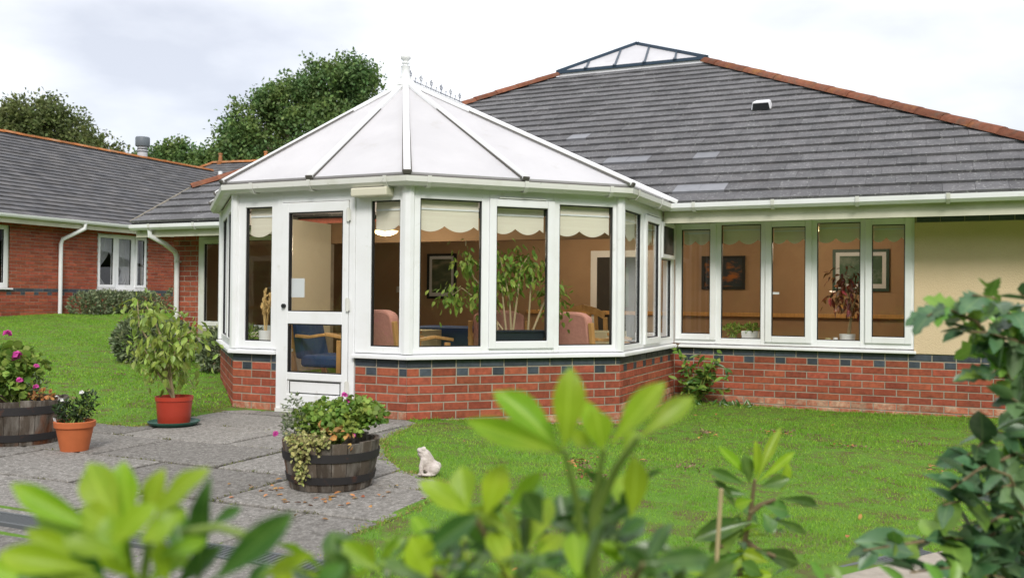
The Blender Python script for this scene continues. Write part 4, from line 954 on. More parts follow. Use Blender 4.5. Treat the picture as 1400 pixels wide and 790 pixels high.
def tree(name, label, base, blobs, mt, nclump, per, leaf, trunk_r, group=None, clump_r=.5, limbs=7, cat='tree'):
    t = thing(name, label, cat, base, group); base = Vector(base)
    top = Vector(np.mean([b[0] for b in blobs], 0)); b = MB()
    P = [base-Vector((0, 0, .1)), base.lerp(top, .35)+Vector((random.uniform(-.2, .2), random.uniform(-.2, .2), 0)), base.lerp(top, .7), top]
    b.tube(P, [trunk_r, trunk_r*.75, trunk_r*.5, trunk_r*.2], 8)
    for i in range(limbs):
        bl = blobs[i % len(blobs)]; e = Vector(bl[0])+Vector(rng.normal(size=3)*np.array(bl[1])*.35)
        s = P[1].lerp(P[3], random.uniform(0, .7)); m_ = s.lerp(e, .5)+Vector((0, 0, .15*(e-s).length))
        b.tube([s, m_, e], [trunk_r*.4, trunk_r*.25, trunk_r*.08], 6)
    b.build('trunk', M_BARK, t, smooth=True)
    cc, d = blobs_points(blobs, nclump)
    pts = np.repeat(cc, per, 0)+np.clip(rng.normal(size=(nclump*per, 3)), -1.5, 1.5)*clump_r*.75*rng.uniform(.4, 1, (nclump*per, 1))
    dirs = rdir(len(pts))*1.0+np.repeat(d, per, 0)*.7; dirs[:, 2] -= .25
    L_ = leaf*rng.uniform(.6, 1.3, len(pts))
    bulk('crown', t, mt, pts, dirs, L_, L_*.62, 'quad')
    return t
def px_blobs(lst, depth):
    out = []
    for x, y, rx, ry, dd in lst:
        p = at(x, y+9, depth+dd); k = (depth+dd)/F_PX; out.append((tuple(p), (rx*k, rx*k*.8, ry*k)))
    return out
# trees behind the roofs
bl = px_blobs([(20, 195, 75, 45, 0), (75, 185, 60, 52, 1), (40, 165, 55, 34, -1), (115, 200, 45, 28, 0), (-20, 190, 50, 45, 2), (90, 225, 80, 30, 0), (148, 208, 24, 16, 0), (60, 150, 36, 20, 0)], 48)
g = at(50, 420, 48); tree('oak_tree', 'broad dark green tree behind the far left roof', (g.x, g.y, .7), bl, M_TREE1, 330, 150, .2, .45, 'trees behind the roofs', .62)
bl = px_blobs([(200, 222, 24, 22, 0), (245, 214, 32, 26, 0), (270, 226, 26, 18, 1), (225, 235, 40, 20, 0)], 52)
g = at(235, 420, 52); tree('garden_tree', 'small distant tree just right of the metal roof flue', (g.x, g.y, .7), bl, M_TREE2, 110, 130, .2, .25, 'trees behind the roofs', .5)
bl = px_blobs([(350, 165, 42, 42, 0), (400, 135, 46, 38, 1), (455, 112, 50, 36, 0), (485, 140, 52, 40, 1), (330, 195, 30, 24, -1), (430, 180, 80, 50, 0), (505, 115, 30, 28, 0), (370, 122, 24, 14, 0), (318, 178, 22, 20, 0), (470, 92, 34, 18, 0), (350, 212, 45, 20, 1), (400, 205, 50, 24, 0)], 40)
g = at(430, 420, 40); tree('tall_tree', 'tall leafy green tree rising behind the conservatory roof', (g.x, g.y, .7), bl, M_TREE2, 300, 160, .175, .42, 'trees behind the roofs', .52, 12)
bl = px_blobs([(290, 214, 16, 14, 0), (318, 205, 20, 18, 0)], 50)
g = at(305, 420, 50); tree('garden_tree', 'low distant tree over the far orange ridge', (g.x, g.y, .7), bl, M_TREE2, 45, 120, .2, .2, 'trees behind the roofs', .5)
# garden trees across the lawn, mirrored in the panes
for i, (x, y, h, r) in enumerate(((22, -12, 8, 4), (27, -5, 9, 4.5), (18, -20, 8, 4), (9, -26, 8, 4.5), (0, -27, 9, 5), (-9, -24, 8, 4.5), (-17, -20, 8.5, 4.5), (-24, -12, 8, 4.5), (25, 4, 9, 4.5))):
    bb = [((x+random.uniform(-1, 1)*r*.4, y+random.uniform(-1, 1)*r*.4, h*f), (r*q, r*q, h*.28)) for f, q in ((.3, .95), (.5, 1), (.72, .8), (.4, 1.1))]
    tree('boundary_tree', ['broad', 'tall', 'dense', 'leafy', 'rounded', 'spreading', 'bushy', 'dark', 'large'][i]+' boundary tree mirrored in the '+('left door glass' if x < -5 else 'front panes' if x > 15 else 'long wall window'), (x, y, hgt(x, y)), bb, M_TREE2, 260, 20, 1.25, .3, 'boundary trees across the garden', .9, 5)

def bush(name, label, boxes, mt, n, leaf, group=None, cat='shrub'):
    c = np.mean([b[0] for b in boxes], 0); z0 = hgt(c[0], c[1]); t = thing(name, label, cat, (c[0], c[1], z0), group)
    pts, d = blobs_points(boxes, n, .72)
    keep = pts[:, 2] > height(pts[:, 0], pts[:, 1])+.01; pts = pts[keep]; d = d[keep]
    dirs = d*.9+rdir(len(pts))*.8; dirs[:, 2] += .25
    L_ = leaf*rng.uniform(.6, 1.35, len(pts))
    bulk('foliage', t, mt, pts, dirs, L_, L_*.45, 'hex')
    b = MB()
    for i in range(14):
        bx = boxes[i % len(boxes)]; p = Vector(bx[0]); q = Vector((p.x+random.uniform(-.6, .6)*bx[1][0], p.y+random.uniform(-.6, .6)*bx[1][1], p.z+random.uniform(0, .7)*bx[1][2]))
        b.tube([Vector((p.x+random.uniform(-.2, .2), p.y+random.uniform(-.1, .1), hgt(p.x, p.y)-.05)), q], [.014, .005], 5)
    b.build('stems', M_STEM, t)
    return t
def along(p0, p1, n, r, jit=.05):
    return [((p0[0]+(p1[0]-p0[0])*i/(n-1)+random.uniform(-jit, jit), p0[1]+(p1[1]-p0[1])*i/(n-1)+random.uniform(-jit, jit), p0[2]+random.uniform(-.04, .04)), r) for i in range(n)]
zl = hgt(-13.4, 8.6)
bush('clipped_hedge', 'low clipped grey-green hedge right of the white downpipe', along((-13.35, 8.2, zl+.2), (-13.35, 10.0, zl+.2), 8, (.36, .3, .33)), M_BUSH, 6500, .075, 'bushes by the houses')
bush('clipped_hedge', 'dark clipped bush below the curtained window, behind the potted fig', along((-12.9, 10.6, zl+.25), (-12.6, 11.9, zl+.25), 5, (.42, .36, .4)), M_BUSH, 4500, .075, 'bushes by the houses')
g = ground_at(172, 497); k = proj(g)[2]/F_PX
bush('rounded_shrub', 'rounded grey-green shrub on the lawn left of the fig', [((g.x-.05, g.y+.3, g.z+28*k), (38*k, 36*k, 34*k)), ((g.x+.3, g.y+.45, g.z+26*k), (34*k, 34*k, 32*k))], M_BUSH, 5200, .07, 'bushes by the houses')
g = ground_at(292, 512); k = proj(g)[2]/F_PX
bush('rounded_shrub', 'grey-green shrub between the fig and the conservatory corner', [((g.x-.1, g.y+.25, g.z+28*k), (30*k, 30*k, 36*k)), ((g.x+.16, g.y+.4, g.z+30*k), (30*k, 30*k, 36*k)), ((g.x-.3, g.y+.5, g.z+24*k), (30*k, 30*k, 34*k))], M_BUSH, 4500, .065, 'bushes by the houses')

# ------------------------------------------------------------------ single leaves as objects
LEAF_ME = {}
def leaf_mesh(kind, mt):
    var_ = random.randrange(4); key = (kind, mt.name, var_)
    if key in LEAF_ME: return LEAF_ME[key]
    V = []; F = []
    if kind == 'obovate': prof = [(0, .03), (.12, .09), (.3, .23), (.48, .37), (.62, .44), (.76, .40), (.88, .26), (.95, .12), (1, .01)]; arch, fold = -.12, .16
    elif kind == 'lance': prof = [(0, .02), (.15, .22), (.35, .42), (.55, .46), (.75, .36), (.9, .18), (1, .01)]; arch, fold = -.14, .10
    elif kind == 'ovate': prof = [(0, .03), (.12, .32), (.3, .48), (.5, .46), (.7, .33), (.88, .14), (1, .01)]; arch, fold = -.2, .14
    elif kind == 'holly': prof = [(0, .03), (.08, .25), (.2, .50), (.28, .34), (.42, .52), (.52, .33), (.66, .44), (.76, .23), (.88, .22), (1, .01)]; arch, fold = -.16, .16
    arch *= (.5, 1.0, 1.6, -.4)[var_]; fold *= (1.0, 1.5, .6, 1.2)[var_]; bend = (.06, -.08, .03, -.02)[var_]; rip = (.012, .02, .03, .016)[var_]
    for t, w_ in prof:
        z = arch*(t*t)+.1*t*(1-t)
        bx = bend*t*t; r1 = rip*math.sin(t*17+var_); r2 = rip*math.sin(t*14+2+var_)
        V += [(bx-w_, t, z+fold*w_+r1), (bx-w_*.45, t, z+fold*w_*.3), (bx, t, z), (bx+w_*.45, t, z+fold*w_*.3), (bx+w_, t, z+fold*w_+r2)]
    for i in range(len(prof)-1):
        for j in range(4): F.append((5*i+j, 5*i+j+1, 5*i+j+6, 5*i+j+5))
    me = bpy.data.meshes.new('leaf'); me.from_pydata(V, [], F); me.materials.append(mt); me.polygons.foreach_set('use_smooth', [True]*len(F))
    LEAF_ME[key] = me; return me
def leaf(parent, kind, mt, base, tip, wd, nrm, name='leaf'):
    base = Vector(base); y = Vector(tip)-base; Ln = y.length; y = y/Ln; nrm = Vector(nrm)
    x = y.cross(nrm)
    if x.length < 1e-3: x = y.orthogonal()
    x.normalize(); z = x.cross(y)
    M = Matrix.Identity(4)
    for i in range(3): M[i][0] = x[i]*wd; M[i][1] = y[i]*Ln; M[i][2] = z[i]*Ln
    o = bpy.data.objects.new(name, leaf_mesh(kind, mt)); C.objects.link(o); o.parent = parent
    pw = WL[parent.name]; M[0][3], M[1][3], M[2][3] = base-pw
    o.matrix_basis = M; WL[o.name] = base
    return o
def whorl(parent, kind, mts, c, axis, n, Ln, wd, spread=R(60), z0=0, jit=.25):
    c = Vector(c); axis = Vector(axis).normalized(); x = axis.orthogonal().normalized(); y = axis.cross(x); a0 = random.uniform(0, 6.28)
    for i in range(n):
        a = a0+i*2.4; sp = spread*random.uniform(.65, 1.3)
        d = axis*math.cos(sp)+(x*math.cos(a)+y*math.sin(a))*math.sin(sp)
        l = Ln*random.uniform(.7, 1.15)
        b0 = c - axis*(i/n)*Ln*.35
        nr = axis*math.sin(sp)-(x*math.cos(a)+y*math.sin(a))*math.cos(sp)+Vector(rng.normal(size=3)*jit)
        leaf(parent, kind, random.choice(mts), b0+d*.01, b0+d*(l+.01), wd*random.uniform(.8, 1.2), nr)
def stem(parent, P, r0, r1, mt, name='stem'):
    P = [Vector(p) for p in P]; n = len(P)
    b = MB(); b.tube(P, [r0+(r1-r0)*i/(n-1) for i in range(n)], 7); return b.build(name, mt, parent, smooth=True)

# ------------------------------------------------------------------ pots, barrels and what grows in them
def barrel(label, c, rt, rb, h, n=20):
    t = thing('half_barrel', label, 'barrel planter', c, 'half barrel planters'); c = Vector(c); rm = (rt+rb)/2*1.035
    R_ = lambda f: (rb*(1-f)+rt*f)+.007*math.sin(math.pi*f)
    for i in range(n):
        a0 = 2*math.pi*(i+.02)/n; a1 = 2*math.pi*(i+.98)/n; V = []; hh = h+random.uniform(-.008, .006); jr = random.uniform(-.003, .003)
        fs = (0, .25, .5, .75, 1)
        for f in fs:
            for a, r in ((a0, R_(f)+jr), ((a0+a1)/2, R_(f)*1.002+jr), (a1, R_(f)+jr), (a1, R_(f)-.025), (a0, R_(f)-.025)):
                V.append(c+Vector((r*math.cos(a), r*math.sin(a), hh*f)))
        F = [(5*k+j, 5*k+(j+1) % 5, 5*k+5+(j+1) % 5, 5*k+5+j) for k in range(4) for j in range(5)]+[(4, 3, 2, 1, 0), (20, 21, 22, 23, 24)]
        b = MB(); b.add(V, F); b.build('stave', M_STAVE, t, fix=False)
    for f, w_ in ((.16, .04), (.62, .045)) if rt < .29 else ((.10, .05), (.70, .055)):
        b = MB(); k = 40; f2 = f+w_/h
        V = []; 
        for j in range(k):
            a = 2*math.pi*j/k
            for ff, o_ in ((f, .002), (f, .007), (f2, .007), (f2, .002)): r = R_(ff)+o_; V.append(c+Vector((r*math.cos(a), r*math.sin(a), h*ff)))
        b.add(V, [(4*j+q, 4*((j+1) % k)+q, 4*((j+1) % k)+(q+1) % 4, 4*j+(q+1) % 4) for j in range(k) for q in range(4)])
        b.build('hoop', M_HOOP, t, smooth=True)
    b = MB(); b.lathe([(0, h-.06), (rt-.03, h-.065), (rt-.03, h-.1)], c, 24); b.build('soil', M_SOIL, t)
    return t
def scatter_plant(name, label, cat, c, parts, flowers=(), stems=8, group=None):
    """parts: (material, blobs, n, leaf length, width ratio, shape)"""
    t = thing(name, label, cat, c, group); c = Vector(c)
    for mt, bl, n, lf, wr, shp, up in parts:
        pts, d = blobs_points(bl, n, .35); dirs = d*.7+rdir(n)*.9; dirs[:, 2] += up
        L_ = lf*rng.uniform(.55, 1.3, n); nr = d*1.0+np.array([0, 0, 1.0])+rng.normal(size=(n, 3))*.5
        bulk('foliage', t, mt, pts, dirs, L_, L_*wr, shp, nrm=nr)
    b = MB()
    bl = parts[0][1]
    for i in range(stems):
        q = bl[i % len(bl)]; e = Vector(q[0])+Vector(rng.normal(size=3)*np.array(q[1])*.4); b.tube([c+Vector((random.uniform(-.06, .06), random.uniform(-.06, .06), 0)), c.lerp(e, .5)+Vector((0, 0, .03)), e], [.006, .005, .003], 5)
    b.build('stems', M_GREENSTEM, t)
    for p, r, mt in flowers:
        b = MB(); p = Vector(p)
        for k in range(7):
            d = Vector(rng.normal(size=3)); d.z = abs(d.z); d.normalize(); q = p+d*r*.5
            x = d.orthogonal().normalized(); y = d.cross(x)
            b.add([q-x*r*.6, q-y*r*.5+d*r*.2, q+x*r*.6, q+y*r*.5+d*r*.2], [(0, 1, 2, 3)])
        b.build('flower', mt, t, fix=False)
    return t
PZ = 0.100
def bl3(c, lst): return [((c[0]+dx, c[1]+dy, c[2]+dz), r) for dx, dy, dz, r in lst]
rx, ry = CR.xy.normalized(), Vector((CF.x, CF.y)).normalized()      # across and away from the viewer, on the ground
def loc(c, a, d_, z): return (c[0]+rx.x*a+ry.x*d_, c[1]+rx.y*a+ry.y*d_, c[2]+z)
# half barrel in the middle
q = on_plane(441, 673, (0, 0, PZ), (0, 0, 1)); bc = (q.x+ry.x*.225, q.y+ry.y*.225, PZ)
barrel('weathered half barrel planter on the paving before the door', bc, .272, .226, .262)
mB = lambda a, d_, z, r: (loc(bc, a, d_, z), r)
scatter_plant('geranium', 'bushy pale green geranium with trailing flowers in the middle barrel', 'plant', (bc[0], bc[1], PZ+.22),
    [(M_GERAN, [mB(-.02, 0, .40, (.13, .13, .08)), mB(.12, .02, .40, (.14, .14, .09)), mB(.22, 0, .39, (.10, .10, .07)), mB(-.12, .0, .36, (.1, .1, .08)), mB(.04, -.05, .33, (.18, .15, .06))], 1900, .025, 1.0, 'round', .4),
     (M_BUSH, [mB(-.22, .0, .40, (.06, .08, .11)), mB(-.19, -.05, .33, (.08, .08, .08))], 420, .024, .55, 'hex', .4),
     (M_DEAD, [mB(.06, -.2, .31, (.1, .05, .03)), mB(-.02, -.18, .33, (.1, .05, .03)), mB(.14, -.18, .27, (.05, .05, .03))], 26, .04, .8, 'hex', .0)],
    [(loc(bc, .07, 0, .50), .024, M_PINKFL), (loc(bc, .09, -.02, .465), .02, M_PINKFL), (loc(bc, -.28, -.12, .295), .026, M_PINKFL), (loc(bc, .15, -.16, .30), .018, M_PINKFL)], 26)
# ivy spilling over the rim
iv = thing('trailing_ivy', 'cream variegated ivy spilling over the rim of the middle barrel', 'plant', loc(bc, -.1, -.2, .27))
pts = []; b = MB()
for k in range(15):
    a0 = random.uniform(-.19, .06); P = [Vector(loc(bc, a0*.6, -.12, .29)), Vector(loc(bc, a0, -.262, .31))]
    ln = random.uniform(.05, .17) if random.random() < .55 else random.uniform(.16, .285)
    if a0 > -.05: ln *= .35
    for j in range(1, 6): P.append(Vector(loc(bc, a0+random.uniform(-.02, .02)+(-.08-a0)*.12*j, -.272+.012*j-(.03 if j < 5 else 0.028), .30-ln*j/5)))
    P[-1].z = max(P[-1].z, PZ+.01)
    b.tube(P, .0025, 5)
    for j in range(len(P)-1):
        for _ in range(5): pts.append(P[j].lerp(P[j+1], random.random())+Vector(rng.normal(size=3)*.012))
b.build('stems', M_STEM, iv)
pts = np.array([tuple(p) for p in pts]); dd = rdir(len(pts)); dd[:, 2] -= .5; dd += np.array([-ry.x, -ry.y, 0])*.5
bulk('foliage', iv, M_IVY, pts, dd, rng.uniform(.016, .032, len(pts)), rng.uniform(.016, .026, len(pts)), 'hex', nrm=np.tile([-ry.x, -ry.y, .5], (len(pts), 1))+rng.normal(size=(len(pts), 3))*.4)
# barrel at the left edge
q = on_plane(-6, 611, (0, 0, PZ), (0, 0, 1)); lc_ = (q.x+ry.x*.28, q.y+ry.y*.28, PZ)
barrel('larger half barrel planter cut by the left edge of the paving', lc_, .325, .28, .31)
mL = lambda a, d_, z, r: (loc(lc_, a, d_, z), r)
scatter_plant('geranium', 'tall pink flowering geranium in the barrel at the left edge', 'plant', (lc_[0], lc_[1], PZ+.25),
    [(M_GERAN, [mL(-.02, -.04, .55, (.16, .16, .14)), mL(-.2, 0, .58, (.18, .18, .15)), mL(.02, -.05, .42, (.16, .14, .1)), mL(-.2, -.1, .42, (.16, .14, .1)), mL(.1, 0, .52, (.08, .1, .1))], 800, .045, 1.0, 'round', .4),
     (M_BUSH, [mL(.17, -.06, .40, (.07, .07, .09))], 130, .03, .4, 'hex', .5), (M_DEAD, [mL(.2, -.05, .34, (.08, .08, .03))], 50, .04, .7, 'hex', 0)],
    [(loc(lc_, .075, -.16, .625), .042, M_PINKFL), (loc(lc_, .055, -.14, .60), .04, M_PINKFL), (loc(lc_, -.03, -.1, .77), .04, M_PINKFL), (loc(lc_, .10, -.17, .45), .03, M_PINKFL), (loc(lc_, .19, -.12, .545), .026, M_PINKFL), (loc(lc_, .20, -.14, .40), .028, M_PINKFL), (loc(lc_, -.03, -.25, .48), .022, M_DEAD)], 26)
# terracotta pot
q = on_plane(93, 618, (0, 0, PZ), (0, 0, 1)); tp = (q.x+ry.x*.09, q.y+ry.y*.09, PZ)
t = thing('terracotta_pot', 'small round terracotta pot standing beside the left barrel', 'plant pot', tp)
b = MB(); b.lathe([(0, 0), (.088, 0), (.118, .155), (.130, .16), (.133, .196), (.128, .2), (.118, .2), (.112, .165), (.0, .165)], tp, 36); b.build('pot', M_TERRA, t, smooth=True)
b = MB(); b.lathe([(0, .182), (.112, .178), (.112, .168)], tp, 24); b.build('soil', M_SOIL, t)
b = MB(); b.add([loc(tp, -.12, -.03, .17), loc(tp, -.09, -.05, .17), loc(tp, -.11, -.05, .225), loc(tp, -.135, -.03, .22)], [(0, 1, 2, 3)]); b.build('plant_tag', M_PAPER, t)
mT = lambda a, d_, z, r: (loc(tp, a, d_, z), r)
scatter_plant('miniature_rose', 'small dark leafed shrub with white flowers in the terracotta pot', 'plant', (tp[0], tp[1], PZ+.18),
    [(M_DARKLEAF, [mT(-.06, 0, .27, (.07, .08, .07)), mT(.06, 0, .28, (.07, .08, .08)), mT(.1, .0, .35, (.05, .05, .06)), mT(-.02, 0, .25, (.1, .09, .06))], 700, .03, .5, 'hex', .4),
     (M_GERAN, [mT(.02, 0, .29, (.11, .1, .09))], 120, .026, .5, 'hex', .4)],
    [(loc(tp, .07, -.06, .395), .022, M_WHITEFL), (loc(tp, -.06, -.08, .345), .024, M_WHITEFL), (loc(tp, -.09, -.07, .365), .016, M_WHITEFL), (loc(tp, .1, -.02, .41), .014, M_IVY)], 16)
# red pot, saucer, weeping fig
q = on_plane(225, 585, (0, 0, PZ), (0, 0, 1)); rp = (q.x+ry.x*.2, q.y+ry.y*.2, PZ)
b = MB(); b.lathe([(0, 0), (.17, 0), (.2, .02), (.205, .032), (.198, .034), (.19, .022), (.165, .008), (0, .008)], rp, 40); tag(b.build('plant_saucer', M_GREENPL, smooth=True), 'dark green plastic saucer under the red pot', 'saucer')
rp2 = (rp[0], rp[1], PZ+.009)
t = thing('red_pot', 'bright red plastic pot standing on a green saucer', 'plant pot', rp2)
b = MB(); b.lathe([(0, 0), (.122, 0), (.126, .01), (.142, .19), (.149, .192), (.15, .225), (.144, .225), (.138, .19), (0, .19)], rp2, 40); b.build('pot', M_REDPOT, t, smooth=True)
b = MB(); b.lathe([(0, .2), (.137, .196), (.137, .191)], rp2, 24); b.build('soil', M_SOIL, t)
def ficus(label, c, stems, nleaf, Ln, wd, mt, name='weeping_fig', group=None, limit=300, smt=None, extra=0):
    t = thing(name, label, 'plant', c, group); c = Vector(c); n = 0; tips = []
    for P in stems:
        P = [Vector(p) for p in P]; stem(t, P, .011, .004, smt or M_PALESTEM); tips += [(P[j].lerp(P[j+1], random.random())) for j in range(1, len(P)-1) for _ in range(3)]+[P[-1]]
    for i in range(nleaf):
        s0 = random.choice(tips); d = Vector(rng.normal(size=3)); d.z *= .7; d.normalize(); r_ = random.uniform(.02, .15)*(Ln/.075)
        p = s0+d*r_
        if n < limit:
            dd_ = (d*.6+Vector((0, 0, -.8))+Vector(rng.normal(size=3)*.35)).normalized()
            leaf(t, 'ovate', mt, p, p+dd_*Ln*random.uniform(.6, 1.25), wd*random.uniform(.8, 1.2), d+Vector((0, 0, .5))+Vector(rng.normal(size=3)*.3)); n += 1
    if extra:
        pp = np.array([tuple(random.choice(tips)) for _ in range(extra)])+rng.normal(size=(extra, 3))*np.array([.085, .085, .075]); dd_ = rdir(extra)*.6; dd_[:, 2] -= .8
        bulk('small_foliage', t, mt, pp, dd_, Ln*rng.uniform(.5, .9, extra), wd*rng.uniform(.6, 1, extra), 'hex')
    return t
sc = proj(rp)[2]/F_PX
def fp_(x, y, dd_): 
    z = proj(rp)[2]+dd_; return at(x, y, z)
soilc = Vector((rp[0], rp[1], PZ+.2))
ficus('pale green weeping fig with drooping leaves in the red pot', soilc,
    [[soilc, fp_(229, 500, 0), fp_(232, 470, .05), fp_(262, 452, .1), fp_(270, 462, .12)], [soilc, fp_(226, 505, -.05), fp_(222, 465, -.1), fp_(210, 435, -.12), fp_(200, 418, -.12)],
     [soilc, fp_(222, 500, .06), fp_(206, 470, .1), fp_(190, 445, .1), fp_(188, 412, .12)], [soilc, fp_(232, 505, -.05), fp_(240, 480, -.12), fp_(252, 470, -.18)], [soilc, fp_(216, 510, -.06), fp_(205, 490, -.1), fp_(198, 478, -.16)],
     [soilc, fp_(228, 500, .0), fp_(226, 460, 0), fp_(232, 440, 0)], [soilc, fp_(232, 515, .1), fp_(245, 500, .15), fp_(250, 515, .2)]], 300, .085, .042, M_FICUS, extra=420)

# ------------------------------------------------------------------ stone frog
def frog():
    q = on_plane(586, 651, (0, 0, PZ), (0, 0, 1)); c = Vector((q.x+ry.x*.05, q.y+ry.y*.05, PZ))
    X = Vector((rx.x, rx.y, 0)); Y = Vector((ry.x, ry.y, 0)); Z = Vector((0, 0, 1))
    def P(a, d_, z): return c+X*a+Y*d_+Z*z
    M = Matrix((X, Y, Z)).transposed()
    rot = lambda a: M @ Matrix.Rotation(a, 3, 'Y')
    b = MB()
    b.ball(P(.014, 0, .045), (.052, .048, .046), 20, 12, M)                # seat
    b.ball(P(-.008, 0, .078), (.040, .043, .070), 20, 12, rot(R(-24)))     # back and belly
    b.ball(P(-.024, 0, .112), (.036, .038, .046), 20, 12, rot(R(-34)))     # shoulders
    b.ball(P(-.044, 0, .140), (.034, .034, .019), 20, 12, rot(R(22)))      # broad flat head
    b.ball(P(-.046, 0, .124), (.026, .031, .020), 20, 12, M)               # throat
    for s in (-1, 1):
        b.ball(P(-.036, s*.022, .156), (.013, .010, .010), 12, 8, M)       # eye bulges
        b.ball(P(.030, s*.042, .036), (.044, .018, .030), 16, 10, rot(R(-40)))   # thigh
        b.ball(P(-.002, s*.048, .009), (.046, .016, .009), 14, 8, M)       # hind foot
        b.tube([P(-.034, s*.030, .100), P(-.046, s*.040, .055), P(-.044, s*.036, .010)], [.016, .014, .013], 10)   # foreleg
        b.ball(P(-.052, s*.036, .008), (.018, .014, .008), 12, 6, M)       # forefoot
    o = b.build('stone_frog', M_STONE, fix=True)
    r = o.modifiers.new('remesh', 'REMESH'); r.mode = 'VOXEL'; r.voxel_size = .0042; r.use_smooth_shade = True
    s = o.modifiers.new('smooth', 'SMOOTH'); s.iterations = 5; s.factor = .5
    tag(o, 'small pale stone frog ornament sitting on the lawn edge right of the barrel', 'frog ornament')
frog()

# ------------------------------------------------------------------ inside the rooms
FL = EYE-1.04
def armchair(label, c, rot, cloth, wood=None, group='chairs inside the conservatory', hgt_=.93, slat=False, name='armchair'):
    wood = wood or M_PINE
    t = thing(name, label, 'chair', c, group)
    M = Matrix.Translation(Vector(c)) @ Matrix.Rotation(rot, 4, 'Z')      # faces local -Y
    b = MB(M); b.box(-.25, .25, -.26, .22, .34, .46); b.build('seat', cloth, t, bevel=.03)
    if slat:
        for x in (-.15, -.075, 0, .075, .15):
            b = MB(M); b.add([(x-.02, .2, .46), (x+.02, .2, .46), (x+.02, .22, .46), (x-.02, .22, .46), (x-.02, .27, hgt_-.06), (x+.02, .27, hgt_-.06), (x+.02, .29, hgt_-.06), (x-.02, .29, hgt_-.06)], [(3, 2, 1, 0), (4, 5, 6, 7), (0, 1, 5, 4), (1, 2, 6, 5), (2, 3, 7, 6), (3, 0, 4, 7)]); b.build('slat', wood, t)
        b = MB(M)
        P = [(-.25, .275, hgt_-.09), (-.12, .28, hgt_-.03), (0, .283, hgt_), (.12, .28, hgt_-.03), (.25, .275, hgt_-.09)]
        for i in range(4): b.bar(P[i], P[i+1], .03, .07, lift=-.03)
        b.build('top_rail', wood, t)
    else:
        b = MB(M); n = 8; V = []
        for y0, y1 in ((.17, .27), (.27, .37)):
            for i in range(n+1):
                x = -.25+.5*i/n; zt = hgt_-.05*(abs(x)/.25)**4
                V += [(x, y0, .42), (x, y1, zt)]
        F = []; o_ = 2*(n+1)
        for i in range(n): F += [(2*i, 2*i+2, 2*i+3, 2*i+1), (o_+2*i+1, o_+2*i+3, o_+2*i+2, o_+2*i), (2*i+1, 2*i+3, o_+2*i+3, o_+2*i+1), (2*i+2, 2*i, o_+2*i, o_+2*i+2)]
        F += [(0, 1, o_+1, o_), (2*n+1, 2*n, o_+2*n, o_+2*n+1)]
        b.add(V, F); b.build('backrest', cloth, t, bevel=.025)
    for s in (-1, 1):
        b = MB(M); b.box(s*.28-.022, s*.28+.022, -.27, -.22, 0, .62); b.build('leg', wood, t, bevel=.006)
        b = MB(M); b.bar((s*.28, .2, 0), (s*.28, .31, hgt_-.1), .044, .045, up=(0, 1, 0)); b.build('leg', wood, t, bevel=.006)
        b = MB(M)
        P = [(s*.28, -.3, .63), (s*.28, -.1, .66), (s*.28, .1, .63), (s*.28, .25, .64)]
        for i in range(3): b.bar(P[i], P[i+1], .055, .03)
        b.build('armrest', wood, t, bevel=.006)
    b = MB(M); b.box(-.258, .258, -.25, -.225, .27, .335); b.build('apron', wood, t)
    return t
armchair('pink upholstered armchair behind the conservatory corner post', (-.47, .86, FL), R(150), M_PINK)
armchair('pink armchair beside the trough of plants', (.12, 1.62, FL), R(205), M_PINK)
armchair('pink armchair behind the right front pane of the conservatory', (.98, 1.98, FL), R(160), M_PINK, hgt_=.92)
armchair('pine slat-back dining chair at the cream table', (.55, 3.25, FL), R(180), M_PINK, slat=True, name='dining_chair', hgt_=.95)
armchair('blue seated wooden armchair seen through the lower door pane', (-1.45, .95, FL), R(95), M_BLUEFAB, hgt_=.9)
def table(label, c, w_, d_, h, cloth, drop=.25):
    t = thing('table', label, 'table', c, 'tables inside the conservatory'); c = Vector(c)
    for sx in (-1, 1):
        for sy in (-1, 1):
            b = MB(); b.box(c.x+sx*(w_/2-.06)-.025, c.x+sx*(w_/2-.06)+.025, c.y+sy*(d_/2-.06)-.025, c.y+sy*(d_/2-.06)+.025, c.z, c.z+h-.03); b.build('leg', M_PINE, t)
    b = MB(); b.box(c.x-w_/2, c.x+w_/2, c.y-d_/2, c.y+d_/2, c.z+h-.03, c.z+h); b.build('table_top', M_PINE, t)
    b = MB(); n = 44; V = []
    for k, (zz, o_) in enumerate(((h+.004, -.005), (h+.003, .008), (h-.06, .012), (h-drop, .03))):
        for i in range(n):
            a = 2*math.pi*i/n; cx, sy = math.cos(a), math.sin(a); m_ = max(abs(cx), abs(sy)); wv = (o_ if k < 3 else o_+.015*math.sin(a*11))
            V.append(c+Vector((cx/m_*(w_/2+wv), sy/m_*(d_/2+wv), zz)))
    F = [(k*n+i, k*n+(i+1) % n, (k+1)*n+(i+1) % n, (k+1)*n+i) for k in range(3) for i in range(n)]+[tuple(range(n))]
    b.add(V, F); tag(b.build('tablecloth', cloth), 'cloth spread over the ' + label, 'tablecloth', 'tablecloths inside the conservatory')
table('table under a dark blue cloth between the armchairs', (-.75, 2.3, FL), 1.0, .8, .72, M_BLUEFAB)
table('small table under a cream cloth behind the right front pane', (.75, 2.55, FL), .7, .6, .70, M_CREAMFAB)
table('cream covered table behind the conservatory door', (-1.05, 1.75, FL), .7, .6, .70, M_CREAMFAB)
# inner sill boards
ib = []
for T, x0, x1 in ((TA, .03, .50), (TA, 1.40, 1.86), (TB, .08, LB-.1), (TC, .1, LC)):
    b = MB(T); b.box(x0, x1, .062, .26, SILL+.012, SILL+.04); b.build('inner_sill', M_UPVC, con)
ISZ = SILL+.041
